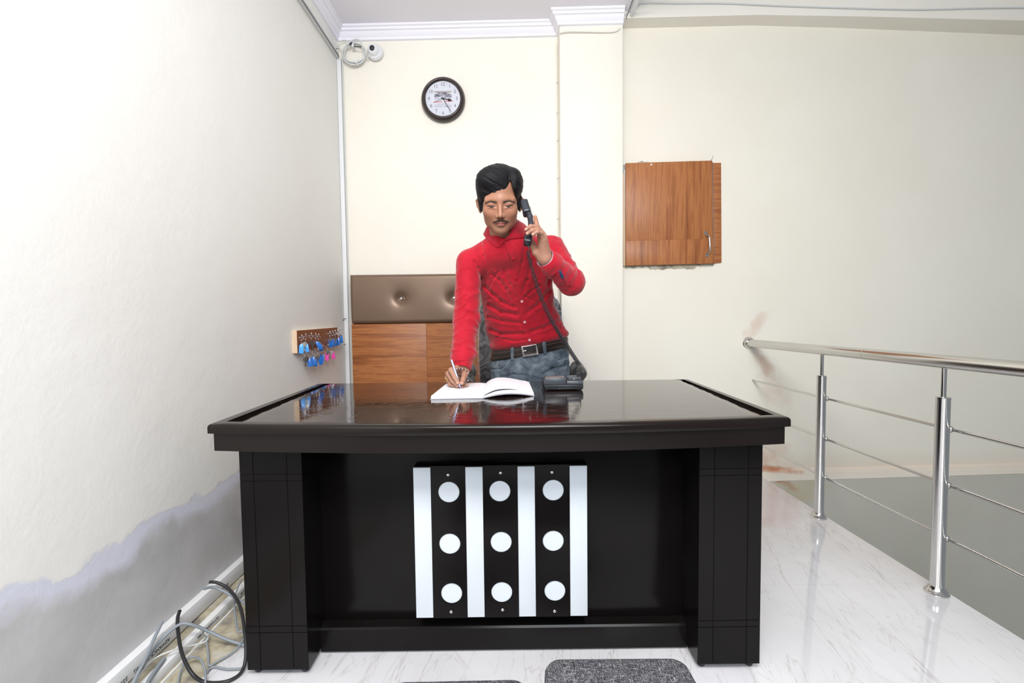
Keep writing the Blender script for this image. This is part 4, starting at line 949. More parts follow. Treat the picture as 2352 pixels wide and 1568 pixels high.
# ---- head frame: face looks along local -y
HS = 1.07
HR = rotm(math.radians(21), math.radians(-1.5), math.radians(1)); HC = W_(1148.5, 471, 1.765)+HR @ (V(0,0.085,0.0)*HS)
def hl(p): return ((p-HC) @ HR)/HS
def hw(q): return HC+HR @ (np.asarray(q, float)*HS)
def head_f(P):
    p = hl(P); ax_ = np.abs(p[:, 0]); s = p.copy(); s[:, 0] = ax_
    f = ell(p, (0,0.014,0.040), (0.0735,0.094,0.088))
    f = smin(f, ell(p, (0,-0.026,-0.028), (0.0555,0.060,0.077)), 0.03)
    f = smin(f, ell(s, (0.038,-0.008,-0.058), (0.019,0.034,0.028)), 0.035)
    f = smin(f, ell(p, (0,-0.060,-0.0925), (0.0225,0.024,0.0185)), 0.028)
    f = smin(f, ell(s, (0.041,-0.052,-0.024), (0.020,0.024,0.021)), 0.026)
    f = smin(f, rcone(s, (0.0,-0.079,0.018), (0.046,-0.064,0.016), 0.010, 0.010), 0.016)      # brow
    f = smax(f, -ell(s, (0.031,-0.101,0.000), (0.019,0.019,0.013)), 0.014)                  # eye sockets
    f = smin(f, rcone(p, (0,-0.082,0.008), (0,-0.105,-0.034), 0.0058, 0.0088), 0.011)         # nose
    f = smin(f, ell(s, (0.0108,-0.093,-0.0385), (0.0078,0.010,0.0072)), 0.006)
    f = smax(f, -ell(s, (0.0062,-0.098,-0.0460), (0.0033,0.005,0.003)), 0.003)
    eye = ell(s, (0.031,-0.0700,0.0015), (0.0155,0.0150,0.0130)); f = smin(f, eye, 0.005)      # closed upper lids
    f = smax(f, -rcone(s, (0.0185,-0.0865,-0.0040), (0.0435,-0.0805,-0.0030), 0.0024, 0.0020), 0.002)
    f = smin(f, rcone(s, (0.018,-0.0825,-0.0110), (0.042,-0.077,-0.0090), 0.0035, 0.003), 0.005)
    f = smin(f, ell(p, (0,-0.0815,-0.060), (0.022,0.0115,0.0085)), 0.010)                    # lips
    f = smin(f, ell(s, (0.006,-0.0890,-0.0600), (0.0125,0.0050,0.0042)), 0.004)
    f = smin(f, ell(p, (0,-0.0870,-0.0700), (0.0150,0.0062,0.0055)), 0.004)
    f = smax(f, -rcone(s, (0,-0.0955,-0.0650), (0.021,-0.0865,-0.0655), 0.0012, 0.0008), 0.002)
    f = smax(f, -ell(p, (0,-0.096,-0.0815), (0.015,0.007,0.004)), 0.008)
    f = smax(f, -rcone(s, (0.018,-0.094,-0.044), (0.029,-0.083,-0.060), 0.0030, 0.0025), 0.008)
    # ears
    q = s-V(0.0775,0.006,-0.008); c_, s_ = math.cos(0.25), math.sin(0.25); q = np.stack([q[:, 0]*math.cos(.45)+q[:, 1]*-math.sin(.45), q[:, 0]*math.sin(.45)+q[:, 1]*math.cos(.45), q[:, 2]], 1)
    q = np.stack([q[:, 0], q[:, 1]*c_-q[:, 2]*s_, q[:, 1]*s_+q[:, 2]*c_], 1)
    e = ell(q, (0,0,0), (0.0065,0.0175,0.0315)); e = smin(e, rcone(q, (0.004,0.012,0.018), (0.004,0.013,-0.004), 0.004, 0.0035), 0.004); e = smin(e, rcone(q, (0.004,0.012,0.018), (0.003,-0.010,0.022), 0.004, 0.0035), 0.004)
    e = smax(e, -ell(q, (0.009,-0.001,-0.001), (0.007,0.010,0.019)), 0.004)
    f = smin(f, e, 0.007)
    f = smin(f, rcone(p, (0,0.022,-0.050), (0,0.046,-0.135), 0.047, 0.043), 0.025)
    return f*HS

# ---- joints
NB = W_(1160, 556, 1.955)
SR, ER, WR = W_(1077, 603, 2.00), W_(1071, 735, 1.99), W_(1061, 842, 1.865)
SL, EL, WL = W_(1268, 572, 2.02), W_(1312, 648, 1.88), W_(1254, 594, 1.745)
# right hand round the pen
RH = dict(
  wrist=(W_(1062,842,1.868), 0.024),
  fingers=[
   [(W_(1049,846,1.835),.0125),(W_(1036,850,1.800),.0100),(W_(1044,866,1.783),.0085),(W_(1051.5,878.5,1.775),.0072)],
   [(W_(1040,852,1.855),.0122),(W_(1028.5,858,1.822),.0098),(W_(1038,874,1.797),.0085),(W_(1051,885.5,1.788),.0072)],
   [(W_(1036,860,1.872),.0118),(W_(1027,867,1.845),.0095),(W_(1034,882,1.815),.0082),(W_(1052,888.5,1.803),.0070),(W_(1061,888,1.80),.0066)],
   [(W_(1037,868,1.888),.0112),(W_(1030,877,1.862),.0088),(W_(1045,887,1.835),.0078),(W_(1066,886,1.825),.0064),(W_(1073,883.5,1.825),.0066)]],
  thumb=[(W_(1070,852,1.862),.0150),(W_(1066.5,862,1.820),.0125),(W_(1064,870,1.795),.0100),(W_(1061,879.5,1.778),.0080)])
# left hand round the handset
LH = dict(
  wrist=(W_(1251.5,592,1.75), 0.0285),
  fingers=[
   [(W_(1241,533,1.738),.0115),(W_(1234,521,1.745),.0090),(W_(1231,508,1.755),.0078),(W_(1229,498,1.765),.0062)],
   [(W_(1244,537,1.722),.0112),(W_(1232.5,521,1.706),.0092),(W_(1219,520,1.688),.0082),(W_(1208.5,527,1.693),.0070)],
   [(W_(1246.5,543,1.712),.0110),(W_(1235,528,1.692),.0092),(W_(1222,529,1.676),.0082),(W_(1211.5,536,1.683),.0070)],
   [(W_(1248,551,1.704),.0108),(W_(1243,535,1.682),.0084),(W_(1234,532.5,1.668),.0074),(W_(1224,538.5,1.668),.0062)]],
  thumb=[(W_(1232,580,1.748),.0150),(W_(1224,563,1.765),.0125),(W_(1219,549,1.775),.0100),(W_(1217,536,1.772),.0082)])
def hand_f(P, H):
    w_, r = H['wrist']; f = rcone(P, w_, w_, r*.8, r*.8)
    for F_ in H['fingers']: f = smin(f, rcone(P, w_, F_[0][0], r*.72, F_[0][1]*1.12), 0.016)
    T = H['thumb']; f = smin(f, rcone(P, w_, T[0][0], r*.75, T[0][1]), 0.014)
    f = smin(f, rcone(P, (H['fingers'][0][0][0]+H['fingers'][3][0][0])/2, w_, 0.013, 0.018), 0.012)
    g = None
    for F_ in H['fingers']+[T]:
        c = None
        for (a, ra), (b_, rb) in zip(F_[:-1], F_[1:]):
            s_ = rcone(P, a, b_, ra, rb); s_ = np.minimum(s_, np.linalg.norm(P-b_, axis=1)-rb*1.06); c = s_ if c is None else smin(c, s_, 0.003)
        f = smin(f, c, 0.007) if g is None else f
        g = c if g is None else smin(g, c, 0.0014)
    return smin(f, g, 0.005)
# ---- torso as a stack of ellipses along z
TZ = []
for py, xl_, xr_, y, bdep in ((878,1128,1308,2.31,.125),(830,1128,1307,2.31,.13),(797,1134,1302,2.30,.122),(765,1118,1300,2.27,.128),(735,1113,1289,2.235,.125),(700,1108,1271,2.19,.122),(660,1102,1268,2.135,.122),(620,1094,1272,2.085,.122),(590,1088,1281,2.045,.115),(568,1103,1268,2.005,.098),(552,1122,1240,1.985,.080),(540,1136,1210,1.97,.065)):
    a, b2_ = at(xl_, py, y=y), at(xr_, py, y=y); TZ.append(((a.z+b2_.z)/2, (a.x+b2_.x)/2, y, (b2_.x-a.x)/2, bdep))
TZ = np.array(sorted(TZ))
def smooth_tab(col_):
    z = np.linspace(TZ[0,0]-.02, TZ[-1,0]+.02, 200); v = np.interp(z, TZ[:, 0], TZ[:, col_]); k = np.hanning(17); k /= k.sum()
    v2 = np.convolve(np.pad(v, 8, mode='edge'), k, 'valid'); return z, v2
TAB = {c: smooth_tab(c) for c in (1,2,3,4)}
def tor(z, c): return np.interp(z, *TAB[c])
def torso_f(P, shrink=0.0, zlo=0.0, zhi=9.0, ex=2.35):
    z = P[:, 2]; cx_, cy_, a, b_ = (tor(z, c) for c in (1,2,3,4)); a = a-shrink; b_ = b_-shrink
    k = ((np.abs(P[:, 0]-cx_)/a)**ex+(np.abs(P[:, 1]-cy_)/b_)**ex)**(1/ex); f = (k-1)*np.minimum(a, b_)*0.92
    return np.maximum(np.maximum(f, zlo-z), z-zhi)
BX, BZ = at(1217, 800, y=2.30).x, at(1217, 800, y=2.30).z; TILT = math.tan(math.radians(9.8))
def belt_z(x): return BZ+TILT*(x-BX)
HIPR, HIPL = V(BX-.085, 2.32, .86), V(BX+.085, 2.32, .86); KR, KL = V(BX-.11, 2.30, .48), V(BX+.12, 2.33, .48); AR, AL = V(BX-.12, 2.38, .09), V(BX+.14, 2.42, .09)
def body_f(P):
    f = torso_f(P, 0.030, TZ[0,0], TZ[-1,0]-.01)
    f = smin(f, rcone(P, NB, SR, 0.038, 0.036), 0.03); f = smin(f, rcone(P, NB, SL, 0.038, 0.036), 0.03)
    f = smin(f, rcone(P, NB+V(0,0.005,-.03), hw((0,0.037,-0.13)), 0.048, 0.048), 0.012)
    for s_, e_, w_ in ((SR, ER, WR), (SL, EL, WL)):
        f = smin(f, rcone(P, s_, e_, 0.038, 0.034), 0.02); f = smin(f, rcone(P, e_, w_, 0.033, 0.0235), 0.012)
    for h_, k_, a_ in ((HIPR, KR, AR), (HIPL, KL, AL)):
        f = smin(f, rcone(P, h_, k_, 0.080, 0.052), 0.03); f = smin(f, rcone(P, k_, a_, 0.050, 0.038), 0.02)
    f = smin(f, near(P, HC+V(0,0,-.01), 0.21, head_f), 0.015)
    f = smin(f, near(P, RH['wrist'][0]+V(-.02,-.03,-.03), 0.12, lambda q: hand_f(q, RH)), 0.010)
    f = smin(f, near(P, LH['wrist'][0]+V(-.02,-.02,.07), 0.14, lambda q: hand_f(q, LH)), 0.010)
    return f
def sstep(a, b_, x): t_ = np.clip((x-a)/(b_-a), 0, 1); return t_*t_*(3-2*t_)
def skin_col(P):
    p = hl(P); n = len(P); base = np.tile(V(0.335,0.160,0.098), (n, 1)); near_head = np.linalg.norm(P-HC, axis=1) < 0.2
    hand_m = (~near_head); base[hand_m] = V(0.37,0.190,0.130)
    nz = vnoise(P*45, 3)[:, None]*0.03+vnoise(P*14, 5)[:, None]*0.05; base = base*(1+nz)
    ax_ = np.abs(p[:, 0]); front = (p[:, 1] < -0.03) & near_head
    def mixc(w_, c):
        nonlocal base; w_ = (w_*front)[:, None]; base = base*(1-w_)+V(*c)*w_
    # warmer cheeks and nose, cooler beard shadow of stubble
    mixc(0.35*np.exp(-((ax_-.040)**2/.0003+(p[:, 2]+.03)**2/.0004)), (0.46,0.19,0.12))
    mixc(0.45*sstep(-.076,-.098,p[:, 2])*sstep(.055,.02,ax_), (0.20,0.11,0.08)); mixc(0.35*sstep(.010,.004,np.abs(p[:, 2]+.081))*sstep(.012,.006,ax_), (0.12,0.07,0.05)); mixc(0.35*sstep(.035,.06,ax_), (0.33,0.15,0.095))
    # lips
    lw = sstep(1.15, 0.85, np.sqrt((ax_/.0235)**2+((p[:, 2]+.0655)/.0095)**2)); mixc(0.75*lw, (0.36,0.115,0.10))
    mixc(0.9*sstep(.0016,.0008,np.abs(p[:, 2]+.0653+0.10*ax_*0))*sstep(.024,.020,ax_), (0.13,0.045,0.04))
    # eyes: lash line over a sliver of eye
    ez = -0.0040+0.04*(ax_-.031)+6.0*(ax_-.031)**2
    inx = sstep(.0165,.0125,np.abs(ax_-.031))
    mixc(0.5*sstep(.0175,.0145,np.abs(ax_-.0315))*sstep(.0034,.0022,np.abs(p[:, 2]-ez)), (0.10,0.05,0.04))
    mixc(0.75*sstep(.010,.006,np.abs(ax_-.0305))*sstep(.0034,.0018,np.abs(p[:, 2]-ez+.0034)), (0.045,0.025,0.020)); mixc(0.4*sstep(.0022,.001,np.abs(p[:, 2]-ez-.0105-3*(ax_-.031)**2))*sstep(.017,.012,np.abs(ax_-.031)), (0.17,0.075,0.05))
    mixc(0.30*sstep(.019,.012,np.abs(ax_-.031))*sstep(.010,.003,np.abs(p[:, 2]+.003)), (0.26,0.12,0.08))
    # eyebrows
    bz = 0.0110+0.16*np.clip(ax_-.012, 0, .02)-0.45*np.clip(ax_-.036, 0, .05)
    bw = sstep(.0050,.0022,np.abs(p[:, 2]-bz))*sstep(.008,.014,ax_)*sstep(.056,.046,ax_); mixc(0.35*bw*(0.85+0.15*vnoise(P*V(900,300,300), 8)), (0.035,0.022,0.018))
    mixc(0.25*sstep(.009,.003,np.abs(p[:, 2]-bz))*sstep(.006,.014,ax_)*sstep(.058,.046,ax_), (0.10,0.06,0.05))
    # nostrils
    mixc(0.8*sstep(.0048,.003,np.sqrt((ax_-.0065)**2+(p[:, 2]+.0470)**2)), (0.08,0.03,0.025))
    # finger nails and paler palm
    for H in (RH, LH):
        for F_ in H['fingers']+[H['thumb']]:
            tp, r = F_[-1]; d_ = (tp-F_[-2][0]); d_ = d_/np.linalg.norm(d_)
            c = tp+V(0,-1,0.15)*r*0.9+d_*r*0.15
            w_ = sstep(r*.80, r*.55, np.linalg.norm((P-c), axis=1))[:, None]*0.65; base = base*(1-w_)+V(0.56,0.34,0.27)*w_
    return np.clip(base, 0.004, 1)
man = thing('person', 'man in red shirt and jeans writing behind the desk, telephone at his ear', 'person', (BX, 2.3, 0))
sk = mat('skin', (0.5,0.26,0.17), 0.42, spec=0.35, sss=0.12); t = NT(sk); a = t.n('ShaderNodeAttribute'); a.attribute_name = 'tint'; t.col(a.outputs['Color'])
t.bump(t.noise(t.pos(), 420, 2), 0.12, 0.0008)
BODYH = 0.0026
body = skin('body', body_f, (-0.36,1.62,0.0), (0.42,2.56,1.72), BODYH, sk, man, skin_col)

# ---- eyes under the lids
# ---- hair
hm_ = mat('black hair', (0.006,0.006,0.007), 0.5, spec=0.22); t = NT(hm_)
p = t.pos((70,70,420), (0.0,0.5,0.0)); n1 = t.noise(p, 1.0, 3, 0.6, 0.6); t.bump(n1, 0.5, 0.004); t.col(t.ramp(n1, [(0.35,(0.003,0.003,0.0035)),(0.7,(0.012,0.0115,0.014))]))
def hair_f(P):
    p = hl(P); x, y, z = p[:, 0], p[:, 1], p[:, 2]
    f = ell(p, (0.000,0.022,0.050), (0.0855,0.101,0.087)); f = smin(f, ell(p, (-0.030,-0.035,0.088), (0.052,0.050,0.038)), 0.03)
    f = smin(f, ell(p, (0.056,-0.010,0.070), (0.031,0.058,0.050)), 0.02); f = smin(f, ell(p, (-0.054,0.000,0.052), (0.029,0.056,0.054)), 0.02)
    f = smin(f, ell(p, (0,0.070,-0.020), (0.062,0.040,0.055)), 0.03)
    # locks swept from the parting on his left over the forehead
    u = (x-0.042)*0.55+(z-0.10)*0.9; v_ = (x-0.042)*0.9-(z-0.1)*0.35+0.4*y
    wv = vnoise(np.stack([u*150, v_*22, y*35], 1), 11)*0.0015+vnoise(np.stack([u*330, v_*30, y*60], 1), 12)*0.0009
    f = f+wv+0.0035*np.exp(-((x-0.036-0.1*(y+.05))/.0045)**2)*sstep(0.03,-.02,y)
    hl_x = [-0.085,-0.066,-0.058,-0.045,-0.025,-0.005,0.012,0.030,0.041,0.048,0.055,0.061,0.068,0.085]
    hl_z = [-0.034,-0.034,0.004,0.030,0.0285,0.0310,0.042,0.062,0.083,0.056,0.030,0.002,-0.036,-0.036]
    lim = np.interp(x, hl_x, hl_z)+vnoise(np.stack([x*260, y*40, z*10], 1), 4)*0.0018
    front = lim-z; fy = y-np.interp(z, [-.02,0.02,0.06], [-0.030,-0.034,-0.05])-0.0; cut = np.minimum(front, -fy)      # >0 in front of the face and below the hairline
    f = smax(f, np.minimum(front*0.9, (-0.020-y)), 0.006)
    ab = np.abs(x); earc = np.minimum(np.minimum(0.018-z, y+0.006), 9); f = smax(f, np.minimum(earc, 0.050-y), 0.006)
    f = smax(f, -0.075-z, 0.006)
    sb = np.maximum(head_f(P)/HS-0.0026-.001*vnoise(P*600, 6), np.maximum(0.052-np.abs(x), np.maximum(np.abs(y+0.013)-0.0125+0.30*np.maximum(-z, 0), np.maximum(-0.030-z, z-0.03))))
    f = smin(f, sb, 0.004)
    return f*HS
skin('hair', hair_f, HC-V(.13,.15,.13), HC+V(.13,.17,.19), 0.0019, hm_, man)
# eyebrows, lashes, mouth line: small pieces following the face
def brow_f(P):
    p = hl(P); ax_ = np.abs(p[:, 0]); bz = 0.0090+0.20*np.clip(ax_-.012, 0, .02)-0.40*np.clip(ax_-.038, 0, .05)
    wd = np.interp(ax_, [.010,.014,.030,.045,.054], [.0010,.0026,.0032,.0024,.0008])
    m_ = np.maximum(np.abs(p[:, 2]-bz)-wd+.0012*vnoise(P*V(700,300,400), 9), np.maximum(.011-ax_, ax_-.054)); return np.maximum(head_f(P)-0.0008*HS-0.0006*vnoise(P*700, 3), np.maximum(m_, p[:, 1]+.03)*HS)
browm = mat('eyebrow hair', (0.055,0.034,0.027), 0.8, spec=0.1)
skin('eyebrows', brow_f, hw((0,-.08,.012))-V(.07,.06,.035), hw((0,-.08,.012))+V(.07,.06,.035), 0.0011, browm, man)
def face_pt(x, z, lift=0.0):
    ys_ = np.linspace(-.13, -.02, 400); P = np.array([hw((x, y, z)) for y in ys_]); k = int(np.argmax(head_f(P) < 0)); return hw((x, ys_[k]-lift, z))
for sx in (-1, 1):
    L_ = [face_pt(sx*x, -0.0046+0.04*(x-.031)+5.5*(x-.031)**2, .0004) for x in np.linspace(.0175, .0455, 13)]
    lash = build('eyelashes', MB().tube([tuple(q) for q in L_], [.0005,.0009,.0012,.0014,.0015,.0015,.0015,.0015,.0015,.0014,.0012,.0009,.0005], 8), mat('lash', (0.012,0.008,0.008), 0.6), man, smooth=60)
    c = face_pt(sx*.0300, -0.0078, -.0012); build('eye', MB().ball(tuple(c), (.0058,.0026,.0024), 14), mat('dark eye', (0.03,0.017,0.013), 0.15), man, smooth=60)
L_ = [face_pt(x, -0.0650-.9*abs(x)**1.5*.35, -.0002) for x in np.linspace(-.0225, .0225, 13)]
build('mouth_line', MB().tube([tuple(q) for q in L_], [.0003]+[.0008]*11+[.0003], 6), mat('mouth line', (0.10,0.035,0.03), 0.7), man, smooth=60)
# moustache
def mous_f(P):
    p = hl(P); ax_ = np.abs(p[:, 0]); d = head_f(P)-0.0016*HS-0.0012*vnoise(P*800, 2)
    zc_ = -0.0545-0.12*ax_-14.0*np.maximum(ax_-.010, 0)**2; wd = np.interp(ax_, [0,.002,.008,.020,.031], [.0014,.0024,.0036,.0036,.0012])+.0010*vnoise(P*700, 9)
    m_ = np.maximum(np.abs(p[:, 2]-zc_)-wd, ax_-.0305); m_ = np.maximum(m_, p[:, 1]+.05); return np.maximum(d, m_*HS)
mm = mat('moustache hair', (0.045,0.030,0.025), 0.8, spec=0.15)
skin('moustache', mous_f, hw((0,-.09,-.058))-V(.045,.04,.03), hw((0,-.09,-.058))+V(.045,.04,.03), 0.0011, mm, man)
def stub_f(P):
    p = hl(P); d = head_f(P)-0.0009*HS-0.0012*np.maximum(vnoise(P*900, 2), 0)
    m_ = np.sqrt((p[:, 0]/.018)**2+((p[:, 2]+.112)/.012)**2)-1; return np.maximum(d, m_*.012)
0 and skin('chin_stubble', stub_f, hw((0,-.08,-.115))-V(.04,.05,.03), hw((0,-.08,-.115))+V(.04,.05,.03), 0.0012, mat('stubble', (0.10,0.055,0.04), 0.8, spec=0.1), man)

# ---- shirt
CRE = []
def crease(pts, y, w_, amp):
    q = [at(a_, b_, y=y) for a_, b_ in pts]; 
    for a_, b_ in zip(q[:-1], q[1:]): CRE.append((V(a_.x, a_.z), V(b_.x, b_.z), w_, amp))
for pts, y, w_, amp in (
  ([(1166,553),(1180,600),(1186,650),(1192,700)], 1.93, .0035, .0022), ([(1192,700),(1196,735),(1205,765)], 2.05, .0035, .0022),
  ([(1150,556),(1168,590),(1182,625)], 1.93, .006, .004), ([(1205,560),(1200,600),(1190,640)], 1.93, .006, .004),
  ([(1222,600),(1212,640),(1200,672)], 1.95, .008, .005), ([(1128,626),(1146,640),(1162,662),(1170,690)], 1.95, .007, .006),
  ([(1112,655),(1130,672),(1150,690),(1182,704)], 1.98, .008, .007), ([(1158,618),(1172,650),(1186,680)], 1.95, .006, .005),
  ([(1145,622),(1132,636),(1122,655)], 1.95, .005, .004), ([(1122,700),(1150,716),(1188,722)], 2.03, .009, .007),
  ([(1120,728),(1155,738),(1200,742)], 2.07, .007, .004), ([(1126,758),(1150,768),(1205,766),(1250,752),(1290,735)], 2.12, .009, .007),
  ([(1240,655),(1215,672),(1198,690)], 2.0, .006, .005), ([(1262,668),(1235,700),(1206,722)], 2.05, .010, .006), ([(1206,678),(1230,692)], 2.0, .004, .004),
  ([(1140,775),(1180,784),(1215,780)], 2.14, .005, .004), ([(1232,560),(1238,600),(1240,640)], 1.95, .006, .004),
  ([(1105,560),(1112,590),(1125,620)], 1.95, .006, .003), ([(1088,600),(1098,615),(1104,640)], 1.95, .006, .003), ([(1275,590),(1268,620),(1262,650)], 1.95, .008, .006)):
    crease(pts, y, w_, amp)
def armfold(P, a_, b_, amp, freq, seed, t0=0.0, t1=1.0, diag=0.0):
    d_ = b_-a_; L = np.linalg.norm(d_); d_ = d_/L; q = P-a_; t_ = q@d_; r = q-t_[:, None]*d_; ang = np.arctan2(r[:, 2]*0.3+r[:, 0], r[:, 1])
    w_ = sstep(t0-.1, t0+.05, t_/L)*sstep(t1+.1, t1-.05, t_/L)*sstep(.09,.07,np.linalg.norm(r, axis=1))
    ph_ = t_*freq+diag*np.sin(ang+seed)+1.6*vnoise(np.stack([ang*1.2, t_*14, ang*0+seed], 1), seed)
    return amp*w_*(np.abs(np.sin(ph_))**0.7-0.5)*(0.75+0.5*vnoise(P*18, seed+2))
NDK = V(0,-.45,.9)/np.linalg.norm(V(0,-.45,.9))
SRo, ERo = SR+V(0.002,0.0,0.0), ER+V(0.003,0,0)
def shirt_base(P):
    f = torso_f(P, 0.0, 0.88, TZ[-1,0]-.004)
    f = smin(f, rcone(P, NB+V(0,.01,-.02), SR+V(.004,.004,0), 0.055, 0.052), 0.05); f = smin(f, rcone(P, NB+V(0,.01,-.02), SL+V(-.004,.004,.002), 0.055, 0.050), 0.05)
    a_ = rcone(P, SR, ER, 0.0535, 0.058); a_ = smin(a_, rcone(P, ER, WR+(ER-WR)*.30, 0.056, 0.050), 0.02); a_ = smin(a_, rcone(P, WR+(ER-WR)*.32, WR+(ER-WR)*.02, 0.049, 0.036), 0.012)
    b_ = rcone(P, SL, EL, 0.056, 0.054); b_ = smin(b_, rcone(P, EL, WL+(EL-WL)*.16, 0.054, 0.044), 0.02)
    return smin(smin(f, a_, 0.022), b_, 0.025)
def shirt_f(P):
    f = shirt_base(P)
    x, z = P[:, 0], P[:, 2]; fr = sstep(0.02, -0.03, P[:, 1]-tor(z, 2)); d2 = np.stack([x, z], 1)
    for a_, b_, w_, amp in CRE:
        ba = b_-a_; h = np.clip(((d2-a_)@ba)/(ba@ba), 0, 1); dd = np.linalg.norm(d2-a_-h[:, None]*ba, axis=1)
        f = f+fr*amp*(np.exp(-(dd/w_)**2)-0.22*np.exp(-((dd-1.9*w_)/(w_*.9))**2))
    wp = P+0.03*np.stack([vnoise(P*9, 51), vnoise(P*9, 52), vnoise(P*9, 53)], 1); wx_, wy_, wz_ = wp.T
    g1 = (1-np.abs(vnoise(np.stack([wx_*5+wz_*3, wy_*6, wz_*13-wx_*7], 1), 21)))**5; g2 = (1-np.abs(vnoise(np.stack([wx_*12+wz_*5, wy_*6, wz_*7-wx_*3], 1), 24)))**5
    mk = sstep(-.5,.5,vnoise(P*7, 25)); f = f-0.0034*(g1*mk*.7+g2*(1-mk)-0.2)+0.0009*vnoise(P*V(34,34,46), 22)+0.0004*vnoise(P*120, 23)
    f = f+armfold(P, SR, ER, .0042, 60, 31, .45, 1.0, 1.2)+armfold(P, ER, WR, .0048, 75, 32, 0, .80, 1.0)+armfold(P, SL, EL, .005, 62, 33, .3, .9, 1.0)+armfold(P, EL, WL, .006, 70, 34, .1, .8, 1.0)
    f = f-0.010*np.exp(-((z-belt_z(x)-.045)/.022)**2)*0.9+0.006*np.exp(-((z-belt_z(x)-.018)/.010)**2)
    f = smax(f, belt_z(x)+0.004-z, 0.003)
    # open cuffs and neck
    for w_, e_, r in ((WR, ER, .0315), (WL, EL, .034)):
        d_ = (w_-e_)/np.linalg.norm(w_-e_); f = np.maximum(f, (P-(w_-d_*0.004))@d_) if False else f
        t_ = (P-w_)@d_; loc = np.linalg.norm(P-w_, axis=1) < .075
        f = np.where(loc, smax(f, t_-(-0.004), .002), f); f = np.where(loc, smax(f, -rcone(P, w_-d_*.02, w_+d_*.03, r, r), .002), f)
    f = smin(f, np.maximum(rcone(P, NB+V(0,.018,-.030), NDK*0.045+NB, 0.060, 0.061), (P-NB-NDK*0.036)@NDK), 0.012)
    nk = rcone(P, NB+NDK*0.020, NB+NDK*0.12, 0.0560, 0.062); return smax(f, -nk, 0.003)
red = mat('red cotton', (0.52,0.006,0.018), 0.75, spec=0.2, sheen=0.25); t = NT(red); t.bump(t.noise(t.pos(), 600, 2), 0.12, 0.0008)
t.col(t.ramp(t.noise(t.pos(), 30, 4), [(0.3,(0.37,0.005,0.018)),(0.7,(0.46,0.008,0.024))]))
shirt = skin('shirt', shirt_f, (-0.34,1.66,0.84), (0.42,2.46,1.50), 0.0025, red, man)
def on_shirt(px, py, y0_=1.75, y1_=2.35, lift=0.0, fn=None):
    r = FW+RT*(px-1176)/FPX+DN*(py-784)/FPX; ys_ = np.linspace(y0_, y1_, 600); P = V(0,0,CAMH)+np.outer(ys_/r[1], r); f = (fn or shirt_f)(P)
    k = np.argmax(f < 0); return P[k]-V(0,lift,0) if (f < 0).any() else P[-1]
# placket, buttons, pocket
rows = []
PLK = np.array([(1166,556),(1178,590),(1184,620),(1190,650),(1195,675),(1199,700),(1203,725),(1207,750),(1213,775),(1217,786)], float)
for py in np.arange(556, 786, 5.0):
    px = float(np.interp(py, PLK[:, 1], PLK[:, 0]))
    rows.append([on_shirt(px+o_, py-o_*.05, lift=l_) for o_, l_ in ((-6.5,.0003),(-6,.0014),(-2.5,.0016),(2,.0016),(6,.0014),(6.5,.0002))])
rr_ = [smoothpath([r[k] for r in rows], 1) for k in range(6)]; rows2 = [[rr_[k][i] for k in range(6)] for i in range(len(rr_[0]))]
build('placket', (lambda b: (b.sheet(rows2, -0.0018), b)[1])(MB()), red, shirt, smooth=60)
bt = mat('pinkish shirt button', (0.72,0.42,0.42), 0.3)
for px, py in ((1179,592),(1186,638),(1198.5,691.5),(1205,739),(1216,780)):
    c = on_shirt(px, py, lift=.0066); b = MB(); n_ = (V(0,-1,-0.35)); n_ /= np.linalg.norm(n_)
    r_ = 0.0062; b.lathe([(r_*.35,0.0),(r_*.35,.0006),(r_*.6,.0012),(r_,.0020),(r_,.0008),(r_*.9,0)], c, n_, 16); build('button', b, bt if py > 650 else red, shirt, smooth=40)
def patch(name, quad, n, par, lift, mt=None, th=.0016, fn=None):
    rows = []
    for i in range(n+1):
        r = []
        for j in range(n+1):
            u, v = j/n, i/n; a_ = lerp(quad[0], quad[1], u); b_ = lerp(quad[3], quad[2], u); q = lerp(a_, b_, v)
            ed = min(u, 1-u, v, 1-v)*n; r.append(on_shirt(q[0], q[1], lift=lift if ed >= 1 else lift*.4, fn=fn))
        rows.append(r)
    A = np.array([[tuple(p_) for p_ in r] for r in rows])
    b = MB(); b.sheet(A.tolist(), -th); return build(name, b, mt or red, par, smooth=60)
patch('chest_pocket', ((1105,641),(1131,616),(1148,668),(1114,688)), 24, shirt, .0008)
